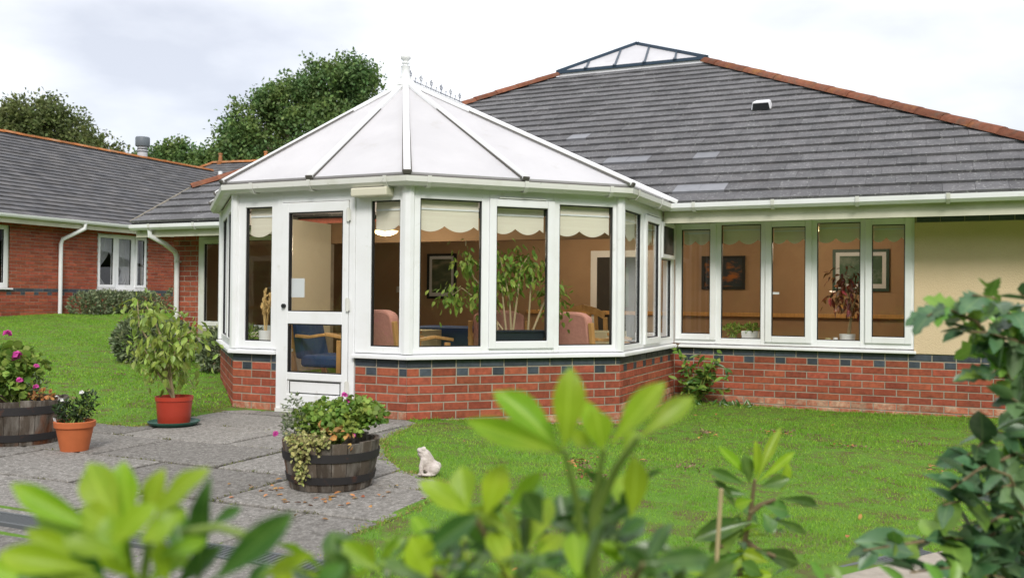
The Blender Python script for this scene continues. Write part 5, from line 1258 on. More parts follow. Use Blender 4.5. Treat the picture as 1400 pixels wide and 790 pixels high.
# planter trough with figs
b = MB(TB); n0 = TB @ Vector((1.06, .19, ISZ))
tr = thing('planter_trough', 'dark planter trough on the inner sill behind the opening window', 'planter', n0)
b.add([(.82, .10, ISZ), (1.30, .10, ISZ), (1.30, .255, ISZ), (.82, .255, ISZ), (.78, .085, -.285), (1.34, .085, -.285), (1.34, .27, -.285), (.78, .27, -.285)], [(3, 2, 1, 0), (0, 1, 5, 4), (1, 2, 6, 5), (2, 3, 7, 6), (3, 0, 4, 7), (4, 5, 6, 7)]); b.build('trough', M_TROUGH, tr, bevel=.006)
b = MB(TB); ring(b, .77, 1.35, -.30, -.275, .77, 1.35, -.30, -.275, .08, .085); b.box(.77, 1.35, .075, .28, -.30, -.284); b.build('rim', M_TROUGH, tr, bevel=.004)
tw = lambda x, y, z: TB @ Vector((x, y, z))
ficus('leafy indoor fig growing from the dark trough', tw(1.05, .18, -.28),
    [[tw(1.03, .18, -.283), tw(1.02, .2, .0), tw(.98, .22, .2), tw(.93, .25, .42)], [tw(1.05, .18, -.283), tw(1.1, .2, .05), tw(1.15, .25, .3), tw(1.25, .3, .42)], [tw(1.2, .18, -.283), tw(1.23, .2, .1), tw(1.28, .22, .3)],
     [tw(.9, .18, -.283), tw(.85, .22, .0), tw(.7, .3, .2), tw(.62, .35, .42)], [tw(.95, .18, -.283), tw(.8, .3, -.05), tw(.62, .4, .1), tw(.5, .45, .0)], [tw(1.25, .18, -.283), tw(1.4, .25, .0), tw(1.5, .3, .1), tw(1.52, .32, -.1)], [tw(.98, .18, -.283), tw(.95, .22, .1), tw(.9, .28, .25)]], 300, .085, .042, M_GERAN, name='indoor_fig', extra=520)
# dried grasses and pots by the left pane
def cyl_pot(label, c, r, h, mt, name='plant_pot'):
    b = MB(); b.lathe([(0, 0), (r*.85, 0), (r, h), (r*.94, h), (r*.9, h-.02), (0, h-.02)], c, 24); return tag(b.build(name, mt, smooth=True), label, 'plant pot', 'pots on the window boards')
def grasses(label, c, h, n):
    t = thing('dried_grass', label, 'dried grass', c, 'dried grasses inside the glass'); c = Vector(c); b = MB(); pts = []; dr = []
    for i in range(n):
        a = random.uniform(0, 6.28); r_ = random.uniform(0, .09); e = c+Vector((r_*math.cos(a), r_*math.sin(a), h*random.uniform(.6, 1))); m_ = c.lerp(e, .5)+Vector((0, 0, .03))
        b.tube([c+Vector((r_*.15*math.cos(a), r_*.15*math.sin(a), 0)), m_, e], .002, 4)
        for k in range(26): pts.append(m_.lerp(e, k/26)); dr.append((e-m_).normalized()+Vector(rng.normal(size=3)*.25))
    b.build('stems', M_STRAW, t)
    bulk('seed_heads', t, M_STRAW, np.array([tuple(p) for p in pts]), np.array([tuple(d) for d in dr]), .042, .014, 'quad')
pa = TA @ Vector((.255, .15, ISZ)); cyl_pot('white pot holding dried grass behind the left pane', pa, .062, .17, M_CERAMIC); grasses('tall dried grass in the white pot behind the left pane', pa+Vector((0, 0, .15)), .42, 20)
pa = TA @ Vector((.085, .12, ISZ)); cyl_pot('small dark pot in the lower corner of the left pane', pa, .05, .09, M_TROUGH)
scatter_plant('spider_plant', 'small green spider plant in the dark pot behind the left pane', 'plant', pa+Vector((0, 0, .07)), [(M_GERAN, [(tuple(pa+Vector((0, 0, .12))), (.06, .06, .05))], 90, .09, .12, 'blade', .3)], (), 5)
tb = Vector((-1.0, 1.7, FL+.705)); cyl_pot('low vase on the cream table behind the door', tb, .05, .12, M_CERAMIC, 'vase'); grasses('dried grass in the low vase behind the door glass', tb+Vector((0, 0, .1)), .3, 12)
# pictures
def picture(label, u0, u1, z0, z1, art, frm, y=RB):
    t = thing('framed_picture', label, 'picture', ((u0+u1)/2, y-.02, EYE+z0), 'pictures on the back wall'); b = MB(facet((0, y), (1, 0), (0, 1)))
    ring(b, u0, u1, z0, z1, u0+.04, u1-.04, z0+.04, z1-.04, -.035, -.004); b.build('frame', frm, t)
    b = MB(facet((0, y), (1, 0), (0, 1))); b.box(u0+.04, u1-.04, -.02, -.006, z0+.04, z1-.04); mt_ = b.build('mount', M_PAPER if art is not M_ART2 else art, t)
    if art is not M_ART2:
        b = MB(facet((0, y), (1, 0), (0, 1))); b.box(u0+.09, u1-.09, -.024, -.021, z0+.1, z1-.09); b.build('print', art, t)
picture('upright green landscape print in a dark frame behind the armchairs', -3.41, -2.87, .0, .74, M_ART1, M_FRAMEDARK)
picture('dark framed sunset picture behind the second wall window', 1.15, 1.77, .17, .65, M_ART2, M_FRAMEDARK)
picture('wide green framed garden picture behind the right wall windows', 2.95, 3.67, .15, .72, M_ART3, M_FRAMEGREEN)
b = MB(); b.box(-4.0, -3.92, RB-.015, RB-.001, EYE+.1, EYE+.2); tag(b.build('light_switch', M_CERAMIC), 'white light switch on the tan back wall', 'switch')
# pots on the window board of the main wall
wz = SILL+.051
def wb(u, d_=.26): return TW @ Vector((u, d_, wz))
for i, (u, lab) in enumerate(((W0+.82, 'white square pot behind the second wall window'),)):
    p = wb(u); b = MB(); b.add([p+Vector(v) for v in ((-.085, -.06, 0), (.085, -.06, 0), (.085, .06, 0), (-.085, .06, 0), (-.095, -.07, .14), (.095, -.07, .14), (.095, .07, .14), (-.095, .07, .14))], [(3, 2, 1, 0), (4, 5, 6, 7), (0, 1, 5, 4), (1, 2, 6, 5), (2, 3, 7, 6), (3, 0, 4, 7)])
    tag(b.build('square_pot', M_CERAMIC, bevel=.006), lab, 'plant pot', 'pots on the window boards')
    scatter_plant('pot_plant', 'low green plant in the white square pot', 'plant', p+Vector((0, 0, .14)), [(M_GERAN, [(tuple(p+Vector((0, 0, .17))), (.09, .07, .04))], 130, .05, .5, 'hex', .5)], (), 5)
p = wb(W0+.62); cyl_pot('small clear glass jar beside the white square pot', p, .05, .09, M_LGLASS, 'glass_jar')
scatter_plant('pot_plant', 'fresh green sprigs in the small glass jar', 'plant', p+Vector((0, 0, .03)), [(M_GERAN, [(tuple(p+Vector((0, 0, .15))), (.09, .06, .06))], 120, .06, .35, 'hex', .6)], (), 8)
p = wb(W0+1.86); cyl_pot('white ribbed pot holding the red-leafed plant', p, .085, .13, M_CERAMIC)
ficus('tall red and bronze leafed plant in the white ribbed pot', p+Vector((0, 0, .115)), [[p+Vector((0, 0, .11)), p+Vector((.03, .02, .3)), p+Vector((.04, .02, .45)), p+Vector((-.02, .02, .66)), p+Vector((-.05, .0, .78))], [p+Vector((.02, 0, .11)), p+Vector((.05, .04, .4)), p+Vector((.1, .06, .6)), p+Vector((.12, .06, .74))], [p+Vector((.03, .02, .4)), p+Vector((.0, .03, .5)), p+Vector((-.1, .05, .62)), p+Vector((-.12, .05, .5))]], 170, .085, .04, M_CROTON, name='croton')
p = wb(W0+1.66, .24); cyl_pot('small cream jar left of the ribbed pot', p, .03, .08, M_CREAMFAB, 'jar')
p = wb(W0+1.74, .22); cyl_pot('small pale jar touching the ribbed pot', p, .025, .09, M_CERAMIC, 'jar')
# lit conservatory lamp, and two lamps added to brighten the room behind
def lamp(label, x, y, z=EYE+.86, pw=None, rr=.2):
    t = thing('ceiling_lamp', label, 'ceiling lamp', (x, y, z), 'round ceiling lamps')
    m_ = MATS.get('lamp_glow')
    if not m_:
        m_ = bpy.data.materials.new('lamp_glow'); m_.use_nodes = True; bs = m_.node_tree.nodes['Principled BSDF']; bs.inputs['Base Color'].default_value = (.9, .8, .55, 1); bs.inputs['Emission Color'].default_value = (1, .66, .22, 1); bs.inputs['Emission Strength'].default_value = .8; MATS['lamp_glow'] = m_
    b = MB(); b.lathe([(0, .0), (rr*.5, .012), (rr*.85, .035), (rr, .06), (rr*.95, .064), (0, .064)], (x, y, z), 24); b.build('bowl', m_, t, smooth=True)
    b = MB(); b.lathe([(.012, .06), (.012, .14 if pw is None else 1.0)], (x, y, z), 10); b.build('stem', M_BRASS, t)
    ld = bpy.data.lights.new('lamp_bulb', 'POINT'); ld.energy = pw or ADDED_LAMP_W; ld.color = (1, .82, .6); ld.shadow_soft_size = .15
    lo = bpy.data.objects.new('lamp_bulb', ld); put(lo, (x, y, z-.1), t)
ADDED_LAMP_W = 17  # power of each lamp added as interior fill
pl_ = on_plane(527, 318, (0, 2.3, 0), (0, 1, 0))
lamp('lit round ceiling lamp seen above the pink armchair', pl_.x, pl_.y, pl_.z-.04, 32, .15)
lamp('added round ceiling lamp brightening the middle of the room', -.2, 5.0)  # added lamp, lifts the dark room behind the conservatory
lamp('added round ceiling lamp brightening the room behind the long wall window', 3.0, 5.0)  # added too, so the room shows through the wall windows

# ------------------------------------------------------------------ drains
def drain(label, p0, p1, wd, z):
    p0 = Vector((p0[0], p0[1], z)); p1 = Vector((p1[0], p1[1], z)); d = (p1-p0); Ln = d.length; d.normalize(); s = Vector((-d.y, d.x, 0))
    t = thing('drain_channel', label, 'drain', p0.lerp(p1, .5)-Vector((0, 0, .05)), 'slotted drains')
    for sg in (-1, 1):
        b = MB(); b.bar(p0+s*sg*(wd/2-.008), p1+s*sg*(wd/2-.008), .016, .05, lift=-.05); b.build('edge_rail', M_GRATE, t)
    b = MB(); n = int(Ln/.024)
    for i in range(n):
        c = p0+d*(i+.5)*.024; b.bar(c-s*(wd/2-.017), c+s*(wd/2-.017), .011, .02, lift=-.024)
    b.build('grating', M_GRATE, t, kind='stuff', fix=False)
    b = MB(); b.bar(p0-Vector((0, 0, .07)), p1-Vector((0, 0, .07)), wd, .015); b.build('channel', M_GASKET, t)
drain('slotted metal drain crossing the paving at lower left', (-3.5, -3.86), (1.9, -3.86), .15, .099)
q0 = on_plane(1118, 796, (0, 0, .07), (0, 0, 1)); q1 = on_plane(1252, 763, (0, 0, .07), (0, 0, 1))
dq = (q1-q0).normalized(); sq = Vector((-dq.y, dq.x, 0)); sq = sq if sq.dot(CR) < 0 else -sq
q0 -= dq*1.2; q1 += dq*.12
drain('slotted metal drain beside the concrete path at lower right', q0, q1, .12, hgt(q1.x, q1.y)+.02)
e0, e1 = q0-sq*.075, q1-sq*.075; zz = .03
b = MB(); b.prism([(e0.x, e0.y, zz), (e1.x, e1.y, zz), (e1.x-sq.x*1.4, e1.y-sq.y*1.4, zz), (e0.x-sq.x*1.4, e0.y-sq.y*1.4, zz)], (0, 0, .085)); cp = b.build('concrete_path', M_CONC, bevel=.01); cp['kind'] = 'structure'
PATHR = [(e0.x+sq.x*.15, e0.y+sq.y*.15), (e1.x+sq.x*.15, e1.y+sq.y*.15), (e1.x-sq.x*1.4, e1.y-sq.y*1.4), (e0.x-sq.x*1.4, e0.y-sq.y*1.4)]

# ------------------------------------------------------------------ lawn blades
def vin(poly, x, y):
    r = np.zeros(len(x), bool); n = len(poly)
    for i in range(n):
        x1, y1 = poly[i-1]; x2, y2 = poly[i]
        if y1 == y2: continue
        c = ((y1 > y) != (y2 > y)) & (x < (x2-x1)*(y-y1)/(y2-y1)+x1); r ^= c
    return r
CONS = [A_, B_, C_, D_, D2_, A2_]
def grass_zone(name, u0, u1, v0, v1, dens, Lr, Wr, label, edge=.015):
    n = int((u1-u0)*(v1-v0)*dens); x = rng.uniform(u0, u1, n); y = rng.uniform(v0, v1, n)
    # slightly ragged border
    jx = x+rng.normal(size=n)*edge; jy = y+rng.normal(size=n)*edge
    ok = ~vin(PAVE, jx, jy) & ~vin(PAVE2, jx, jy) & ~vin(CONS, x, y) & ~((y > WV-.01) & (x > HX0)) & ~((y > -4.0) & (y < -3.72) & (x < 1.98)) & ~vin(PATHR, x, y) & ~(x < LU+.05)
    d = np.stack([x-CAM.x, y-CAM.y], 1); Z = d @ np.array([CF.x, CF.y]); X = d @ np.array([CR.x, CR.y])
    ok &= (Z > 1.2) & (np.abs(X) < Z*.62+.3)
    # worn thin patches
    pn = np.sin(x*3.7+np.sin(y*2.9)*1.7)*np.sin(y*4.3+np.sin(x*3.1)*1.3); ok &= ~((pn > .88) & (rng.random(n) < .6))
    x, y = x[ok], y[ok]; n = len(x)
    base = np.stack([x, y, height(x, y)-.006], 1); dirs = np.stack([rng.normal(size=n)*.42, rng.normal(size=n)*.42, np.ones(n)], 1)
    tuft = 1+.35*np.sin(x*1.9+y*1.1)*np.sin(y*2.3-x*.7)
    L_ = rng.uniform(*Lr, n)*tuft; W_ = rng.uniform(*Wr, n)
    o = bulk(name, None, M_GRASS, base, dirs, L_, W_, 'blade', droop=.25); tag(o, label, 'grass', kind='stuff')
grass_zone('lawn_grass', .0, 8.0, -5.6, -1.2, 5200, (.014, .036), (.003, .0055), 'short green lawn grass in front of the camera right of the paving')
grass_zone('lawn_grass', .0, 8.5, -1.2, WV, 3000, (.016, .042), (.005, .009), 'short green lawn grass running up to the conservatory and right wall')
grass_zone('lawn_grass', -14, -1.6, -1.5, 10.5, 900, (.02, .05), (.009, .016), 'mown lawn grass rising to the left houses')
# weeds and moss in the paving joints, taller tufts by walls
n = 0; pts = []
for v in (-3.138, -2.424, -1.71, -.996):
    for k in range(26):
        u = random.uniform(-3, 1.7)
        if inside(PAVE, u, v) and random.random() < .8: pts += [(u+random.gauss(0, .035), v+random.gauss(0, .008), .092) for _ in range(random.randint(3, 14))]
for u, v0, v1 in ((.07, -2.42, -1.71), (.70, -3.13, -2.42), (.55, -1.7, -1.0)):
    pts += [(u+random.gauss(0, .006), random.uniform(v0, v1), .092) for _ in range(60)]
pts = np.array(pts); dd = rdir(len(pts), .8)
M_MOSS = mat('joint_moss', (0.14, 0.15, 0.035), .8, var=.4, hue=.03)
tag(bulk('joint_weeds', None, M_MOSS, pts, dd, rng.uniform(.008, .025, len(pts)), .008, 'hex'), 'moss and small weeds growing in the paving joints', 'weeds', kind='stuff')
def tufts(name, label, pts, n, Lr, spread=.02, mt=None):
    P = np.repeat(np.array(pts), n, 0)+np.concatenate([rng.normal(size=(len(pts)*n, 2))*spread, np.zeros((len(pts)*n, 1))], 1)
    P[:, 2] = height(P[:, 0], P[:, 1])-.005
    tag(bulk(name, None, mt or M_GRASS, P, rdir(len(P), 1.2), rng.uniform(*Lr, len(P)), rng.uniform(.004, .008, len(P)), 'blade', droop=.5), label, 'grass', kind='stuff')
M_DRY = mat('dry_grass', (0.30, 0.25, 0.085), .8, var=.35, hue=.02, trans=.2)
edge_pts = []
for i in range(len(PAVE)-2):
    a, b2 = PAVE[i], PAVE[i+1]
    if i in (2, 3): continue
    m_ = int(math.hypot(a[0]-b2[0], a[1]-b2[1])/.02)
    for k in range(m_): t_ = random.random(); edge_pts.append((a[0]+(b2[0]-a[0])*t_, a[1]+(b2[1]-a[1])*t_, 0))
tufts('edge_grass', 'longer dry grass fringing the paving edge', edge_pts, 9, (.02, .055), .025, M_DRY)
tufts('edge_grass', 'longer green grass fringing the paving', edge_pts, 6, (.03, .06), .03)
wall_pts = [(D_[0]+random.uniform(.05, 4.2), WV-random.uniform(.02, .06), 0) for _ in range(150)]+[((C_[0]+.03), C_[1]+random.uniform(0, LC), 0) for _ in range(60)]+[(t_*C_[0]+.03, t_*C_[1]-.03, 0) for t_ in rng.random(70)]
tufts('wall_grass', 'uncut grass along the foot of the brick walls', wall_pts, 10, (.04, .1), .02)
# worm casts: little crumbs of bare soil in the turf
cp_ = []
for cx, cy in ((2.35, 1.15), (2.95, 1.5), (3.2, 1.35), (3.6, .9), (4.3, .25), (2.05, -1.2), (2.3, -1.7), (1.75, 2.3), (4.4, -.7), (3.1, -.2), (2.6, -.6), (4.0, 1.4), (-4.5, 1.0), (-6, 2.6), (-3.4, -.6)):
    cp_ += [(cx+random.gauss(0, .07), cy+random.gauss(0, .05), hgt(cx, cy)+random.uniform(.008, .03)) for _ in range(34)]
cp_ = np.array(cp_)
M_CRUMB = mat('soil_crumb', (0.24, 0.165, 0.10), .95, var=.3)
tag(bulk('worm_casts', None, M_CRUMB, cp_, rdir(len(cp_), .3), rng.uniform(.012, .028, len(cp_)), .018, 'hex'), 'crumbs of bare brown soil scattered through the lawn', 'soil', kind='stuff')
# fallen leaves
pts = []
for _ in range(45):
    u, v = random.uniform(.6, 6), random.uniform(-4.5, 3.2)
    if not inside(PAVE, u, v) and not inside(CONS, u, v): pts.append((u, v, hgt(u, v)+.03))
for cx, cy, k in ((2.4, 1.0, 9), (2.9, 1.4, 14), (3.5, .9, 10), (4.2, .2, 12), (2.0, -1.2, 12), (2.2, -1.6, 14), (1.7, 2.2, 10), (4.3, -.6, 8)):
    pts += [(cx+random.gauss(0, .06), cy+random.gauss(0, .06), hgt(cx, cy)+.025) for _ in range(k)]
for _ in range(60):
    u, v = bc[0]+random.gauss(.1, .3), bc[1]-.25+random.gauss(0, .2)
    if inside(PAVE, u, v) and math.hypot(u-bc[0], v-bc[1]) > .27: pts.append((u, v, .102))
pts = np.array(pts); dd = rng.normal(size=(len(pts), 3)); dd[:, 2] *= .2
tag(bulk('fallen_leaves', None, M_DEAD, pts, dd, rng.uniform(.025, .05, len(pts)), .025, 'hex', nrm=np.tile([0, 0, 1.], (len(pts), 1))+rng.normal(size=(len(pts), 3))*.2), 'fallen brown leaves scattered on lawn and paving', 'leaves', kind='stuff')

# ------------------------------------------------------------------ climber in the wall corner
cw = Vector((W0+.28, WV-.12, hgt(W0+.28, WV-.12)))
cl = thing('corner_shrub', 'leafy self-sown shrub in the corner against the brick wall', 'shrub', cw)
for k in range(17):
    e = at(random.uniform(922, 1003), random.uniform(474, 535), 1); e = on_plane(*proj(e)[:2], (0, WV-random.uniform(.05, .3), 0), (0, 1, 0))
    m_ = cw.lerp(e, .5)+Vector((0, -.03, .08)); P = [cw, m_, e]; stem(cl, P, .006, .002, M_GREENSTEM)
    for j in range(11):
        t_ = .25+.75*j/10; p = (cw.lerp(m_, t_*2) if t_ < .5 else m_.lerp(e, t_*2-1)); d = Vector(rng.normal(size=3)); d.y -= .5; d.z *= .5; d.normalize()
        leaf(cl, 'lance', M_GERAN if random.random() < .55 else M_RHODO_D, p, p+d*random.uniform(.08, .14), .042, Vector((0, -.9, .8))+Vector(rng.normal(size=3)*.4))
for k in range(24):
    u = W0+random.uniform(.03, .9); v = WV-random.uniform(.04, .25); p = Vector((u, v, hgt(u, v))); d = Vector(rng.normal(size=3)); d.z = abs(d.z)+.6; d.normalize(); leaf(cl, 'lance', M_RHODO_D, p, p+d*random.uniform(.05, .1), .03, Vector((0, -1, .5)))

# ------------------------------------------------------------------ foreground shrubs
def fg_leaf(t, x0, y0, x1, y1, wpx, dp, mt, kind='obovate', d1=None, up=.75):
    a = at(x0, y0, dp); c = at(x1, y1, (d1 if d1 else dp)+random.uniform(-.03, .02))
    leaf(t, kind, mt, a, c, 1.04*wpx*dp/F_PX, -CF*1.0+Vector((0, 0, up*.6))+Vector(rng.normal(size=3)*.16))
def fg_stem(t, pts, r0, r1, mt): stem(t, [at(*p) for p in pts], r0, r1, mt)
g0 = at(150, 760, .86); s1 = thing('rhododendron', 'blurred bright green young shrub closest to the lower left corner', 'shrub', (g0.x, g0.y, hgt(g0.x, g0.y)), 'foreground shrubs')
for L_ in ((146, 730, 20, 660, 40, .86, 0), (168, 726, 112, 630, 58, .86, 0), (176, 722, 168, 632, 54, .88, 0), (206, 716, 268, 636, 42, .84, 0), (196, 716, 214, 646, 36, .9, 0), (128, 778, -4, 752, 46, .8, 0), (122, 762, 34, 728, 34, .83, 0), (272, 800, 282, 660, 34, .9, 1),
           (288, 716, 332, 694, 20, .95, 1), (288, 796, 406, 696, 46, .8, 1), (356, 788, 424, 756, 26, .85, 0), (146, 738, 44, 704, 36, .88, 0), (210, 730, 250, 690, 34, .82, 0), (180, 735, 100, 690, 46, .84, 0), (190, 740, 230, 715, 40, .8, 0),
           (150, 745, 200, 690, 44, .82, 0), (140, 790, 60, 775, 38, .8, 0), (230, 800, 215, 735, 30, .84, 0), (160, 760, 90, 735, 36, .82, 0), (330, 810, 370, 770, 26, .9, 1), (100, 800, 20, 790, 30, .84, 1), (190, 790, 130, 745, 44, .86, 0), (200, 800, 260, 740, 40, .86, 0), (110, 790, 40, 745, 40, .82, 0), (170, 770, 150, 700, 50, .84, 0), (215, 760, 285, 735, 26, .82, 0), (60, 800, -20, 770, 36, .85, 0), (240, 800, 300, 745, 34, .92, 1), (255, 790, 240, 690, 34, .93, 1), (150, 810, 95, 760, 44, .84, 1), (420, 810, 470, 770, 30, .9, 1), (400, 815, 380, 775, 30, .95, 0)):
    fg_leaf(s1, *L_[:6], M_RHODO_D if L_[6] else M_RHODO)
gz = lambda x, d_: at(x, 1900 if d_ < 1 else 1500, d_)
def to_ground(p): return Vector((p.x, p.y, hgt(p.x, p.y)-.02))
for P in (((172, 724, .86), (180, 800, .88)), ((206, 716, .86), (195, 800, .88)), ((126, 778, .84), (140, 830, .88)), ((288, 796, .84), (250, 860, .9))):
    top = at(*P[0]); m_ = at(*P[1]); stem(s1, [to_ground(at(190, 800, .95)), m_, top], .007, .003, M_GREENSTEM)
b = MB(); b.tube([at(250, 727, .86), at(300, 720, .84), at(340, 732, .82)], .004, 6); b.build('stem', M_GREENSTEM, s1, smooth=True)

g0 = at(800, 800, 1.15); s2 = thing('rhododendron', 'bright green shrub with upright leaf whorl in the middle foreground', 'shrub', (g0.x, g0.y, hgt(g0.x, g0.y)), 'foreground shrubs')
for L_ in ((774, 620, 636, 573, 40, 1.05, 0), (768, 618, 682, 528, 52, 1.05, 0), (771, 614, 782, 508, 50, 1.02, 0), (818, 612, 798, 548, 34, 1.1, 0), (824, 616, 816, 560, 44, 1.06, 0), (836, 608, 906, 520, 42, 1.04, 0), (874, 598, 948, 538, 34, 1.0, 0),
           (862, 708, 873, 626, 40, 1.1, 0), (648, 708, 580, 656, 38, 1.1, 0), (640, 700, 628, 637, 42, 1.1, 0), (664, 704, 684, 640, 44, 1.08, 0), (690, 700, 742, 645, 26, 1.15, 0), (742, 716, 714, 672, 40, 1.12, 1), (800, 700, 834, 664, 34, 1.15, 1),
           (822, 712, 866, 690, 26, 1.15, 1), (560, 770, 656, 702, 36, 1.0, 1), (700, 730, 640, 690, 30, 1.12, 0), (590, 790, 560, 735, 50, 1.0, 0), (480, 800, 450, 755, 44, .95, 1), (520, 780, 470, 740, 34, 1.0, 0), (880, 770, 980, 755, 34, 1.0, 1),
           (900, 790, 850, 750, 30, 1.05, 1), (812, 612, 780, 590, 26, 1.08, 0), (850, 620, 870, 590, 22, 1.1, 0)):
    fg_leaf(s2, *L_[:6], M_RHODO_D if L_[6] else M_RHODO)
root = to_ground(at(790, 800, 1.25))
for P in (((772, 616, 1.05), (790, 690, 1.1), (800, 800, 1.18)), ((826, 612, 1.06), (812, 690, 1.12), (800, 800, 1.18)), ((650, 706, 1.1), (680, 760, 1.14), (720, 830, 1.2)), ((874, 596, 1.0), (842, 640, 1.06), (815, 700, 1.12)), ((590, 780, 1.0), (640, 830, 1.1), (720, 900, 1.2)), ((480, 790, .98), (560, 850, 1.1), (700, 950, 1.2)), ((880, 770, 1.02), (850, 820, 1.1), (800, 900, 1.2))):
    pp = [at(*q) for q in P]; stem(s2, [root]+pp[::-1], .009, .003, M_STEM if P[0][1] > 650 else M_GREENSTEM)
random.seed(21)
for (x, y, dp, n) in ((520, 775, 1.15, 7), (600, 765, 1.2, 8), (660, 745, 1.2, 8), (720, 760, 1.15, 9), (780, 740, 1.25, 8), (830, 745, 1.2, 9), (880, 780, 1.15, 7), (700, 795, 1.05, 8), (600, 800, 1.05, 7), (790, 795, 1.05, 8), (460, 800, 1.1, 6), (930, 800, 1.15, 6), (845, 690, 1.2, 6), (640, 780, 1.3, 8), (750, 705, 1.3, 7)):
    whorl(s2, 'obovate', [M_RHODO_D, M_RHODO_D, M_RHODO_D, M_RHODO], at(x, y, dp), Vector((random.uniform(-.4, .4), random.uniform(-.4, .4), 1)), n, .075, .032, R(62))

g0 = at(1020, 800, 2.1); s3 = thing('rhododendron', 'smaller dark leafed shrub beside the bamboo cane', 'shrub', (g0.x, g0.y, hgt(g0.x, g0.y)), 'foreground shrubs')
zz5 = lambda X, Y: (900+X/2.8, 540+Y/2.8)
for (bx, by, tx, ty, w_, k) in ((375, 330, 455, 140, 34, 0), (370, 320, 380, 195, 30, 0), (360, 330, 240, 212, 34, 0), (350, 340, 340, 248, 46, 1), (340, 345, 205, 290, 36, 1), (390, 350, 490, 325, 44, 1), (385, 330, 505, 230, 30, 0), (470, 370, 500, 280, 30, 0),
        (460, 395, 606, 418, 36, 1), (370, 480, 160, 545, 60, 1), (330, 470, 190, 500, 40, 1), (430, 470, 565, 520, 30, 1), (400, 450, 435, 520, 52, 1), (310, 450, 285, 540, 56, 1), (400, 420, 490, 440, 60, 1), (370, 590, 535, 635, 60, 1), (330, 600, 180, 660, 50, 1), (300, 440, 230, 330, 30, 1), (340, 380, 250, 370, 34, 1), (360, 400, 300, 420, 40, 0),
        (320, 520, 210, 590, 60, 1), (420, 640, 330, 600, 50, 0), (250, 690, 330, 600, 50, 0), (200, 690, 100, 640, 50, 0), (300, 700, 420, 690, 40, 0), (400, 690, 330, 650, 50, 1), (150, 700, 250, 640, 50, 1)):
    x0, y0 = zz5(bx, by); x1, y1 = zz5(tx, ty); fg_leaf(s3, x0, y0, x1+(x1-x0)*.12, y1+(y1-y0)*.12, w_/2.1, 2.05, (M_RHODO_D if k else M_RHODO))
root = to_ground(at(1010, 800, 2.2))
for P in (((1032, 655, 2.05), (1026, 700, 2.07), (1012, 770, 2.12)), ((1026, 700, 2.07), (1040, 690, 2.06), (1060, 682, 2.04)), ((1012, 770, 2.12), (1000, 760, 2.1), (985, 745, 2.05)), ((1020, 740, 2.1), (1035, 750, 2.07), (1060, 760, 2.04))):
    pp = [at(*q) for q in P]; stem(s3, ([root] if P[0][0] > 1030 else [])+(pp[::-1] if P[0][0] > 1030 else pp), .008, .004, M_STEM)
for (x, y, n) in ((1000, 780, 7), (960, 790, 6), (1050, 790, 7), (1010, 730, 7), (1040, 720, 6)):
    whorl(s3, 'obovate', [M_RHODO_D, M_RHODO], at(x, y, 2.1), Vector((random.uniform(-.3, .3), random.uniform(-.3, .3), 1)), n, .07, .028, R(65))
c0 = at(986, 668, 1.95); c1 = to_ground(at(966, 800, 2.0)); c1 = Vector((c0.x-.04, c0.y+.02, hgt(c0.x, c0.y)))
b = MB(); b.tube([c1, c1.lerp(c0, .5), c0], .0048, 8); cane = b.build('bamboo_cane', M_CANE, smooth=True); tag(cane, 'thin pale bamboo cane standing in the dark leafed shrub', 'cane')

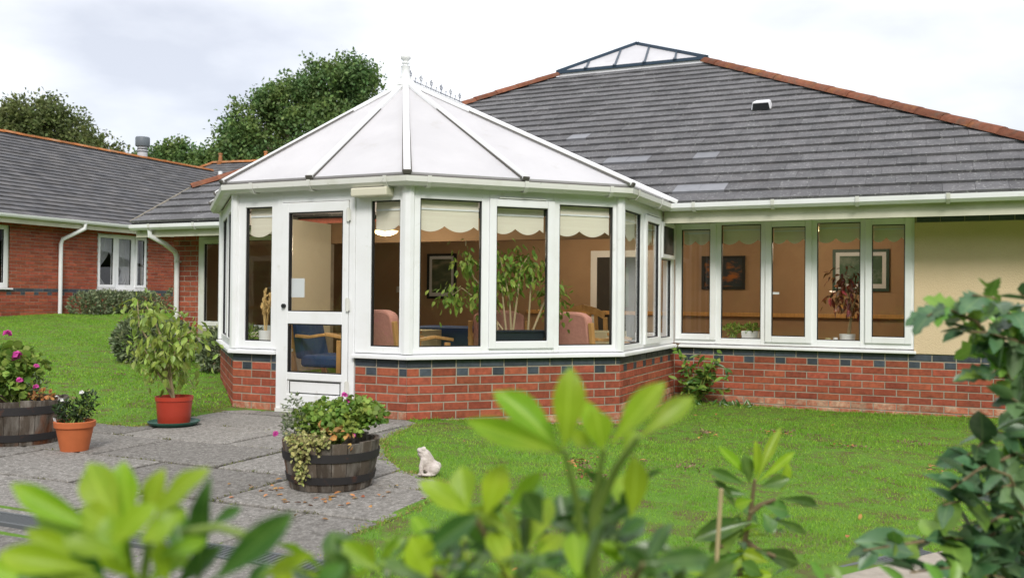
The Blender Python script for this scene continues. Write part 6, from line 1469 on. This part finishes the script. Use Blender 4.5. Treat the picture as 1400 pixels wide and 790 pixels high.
# big blue-green shrub on the right
g0 = at(1440, 800, 2.3); s4 = thing('mahonia', 'large blue-green toothed shrub filling the right edge', 'shrub', (g0.x, g0.y, hgt(g0.x, g0.y)), 'foreground shrubs')
root = to_ground(g0)
random.seed(5)
branches = [[(1440, 620, 2.3), (1380, 500, 2.2), (1335, 440, 2.1), (1290, 420, 2.05), (1268, 432, 2.02)], [(1440, 560, 2.3), (1400, 450, 2.2), (1360, 408, 2.1), (1330, 403, 2.05)], [(1440, 600, 2.35), (1410, 500, 2.3), (1375, 440, 2.25)], [(1440, 640, 2.3), (1400, 540, 2.2), (1370, 500, 2.15), (1345, 520, 2.1)],
            [(1440, 700, 2.3), (1400, 600, 2.2), (1360, 590, 2.15), (1320, 625, 2.1)], [(1440, 720, 2.3), (1390, 660, 2.2), (1330, 680, 2.1), (1290, 690, 2.05)], [(1440, 790, 2.3), (1370, 735, 2.15), (1290, 735, 2.05), (1225, 745, 2.0), (1180, 752, 1.98)], [(1440, 760, 2.3), (1380, 700, 2.2), (1340, 720, 2.1), (1300, 760, 2.05)],
            [(1440, 820, 2.3), (1400, 770, 2.2), (1350, 770, 2.1), (1320, 790, 2.05)], [(1440, 830, 2.2), (1370, 790, 2.1), (1300, 775, 2.0), (1245, 782, 1.95)], [(1440, 740, 2.3), (1390, 700, 2.2), (1345, 740, 2.1), (1310, 735, 2.05)], [(1440, 480, 2.3), (1420, 430, 2.2), (1395, 400, 2.15)], [(1440, 520, 2.25), (1400, 470, 2.15), (1350, 455, 2.08), (1310, 452, 2.04)], [(1440, 650, 2.25), (1390, 620, 2.15), (1340, 640, 2.08), (1300, 668, 2.02)], [(1440, 600, 2.2), (1405, 560, 2.1), (1385, 545, 2.0)], [(1440, 800, 2.2), (1420, 740, 2.1), (1380, 650, 2.0), (1355, 640, 1.98)]]
nl = 0; xp = []; xd = []
for bi, Bp in enumerate(branches):
    P = [at(*q) for q in Bp]; stem(s4, [root+Vector((random.uniform(-.05, .05), random.uniform(-.05, .05), 0))]+P, .0075, .002, M_STEM)
    for j in range(len(P)-1):
        seg = (P[j+1]-P[j]); nn_ = max(3, int(seg.length/.0165))
        for k in range(nn_):
            p = P[j]+seg*(k/nn_); d = (seg.normalized()*.8+Vector(rng.normal(size=3)*.7)); d.z -= .2; d.normalize()
            mt = M_MAHONIA_Y if (random.random() < (.65 if bi in (0, 1, 2, 9, 10) else .22)) else M_MAHONIA
            ln = random.uniform(.06, .112)*(1 if k % 4 else .7)
            if nl >= 285: xp.append(tuple(p)); xd.append(tuple(d)); continue
            leaf(s4, 'holly' if bi in (0, 1, 2, 3, 9, 10) else 'ovate', mt, p, p+d*ln, ln*random.uniform(.52, .7), Vector((0, 0, 1))-CF*.55+Vector(rng.normal(size=3)*.35)); nl += 1
if xp: bulk('small_foliage', s4, M_MAHONIA, np.array(xp), np.array(xd), rng.uniform(.06, .1, len(xp)), rng.uniform(.035, .055, len(xp)), 'hex', nrm=np.tile([0, 0, 1.], (len(xp), 1))+rng.normal(size=(len(xp), 3))*.4)
# pale leafy twig and small sprigs at the bottom right
for L_ in ((1240, 800, 1205, 770, 14, 1.6, 0), (1130, 800, 1105, 765, 14, 1.7, 0), (1150, 800, 1140, 770, 12, 1.7, 0), (1290, 800, 1268, 768, 18, 1.5, 0), (1300, 800, 1312, 765, 18, 1.5, 0), (1340, 800, 1330, 770, 18, 1.5, 1)):
    fg_leaf(s4, *L_[:6], M_MAHONIA_Y if not L_[6] else M_MAHONIA, 'lance')
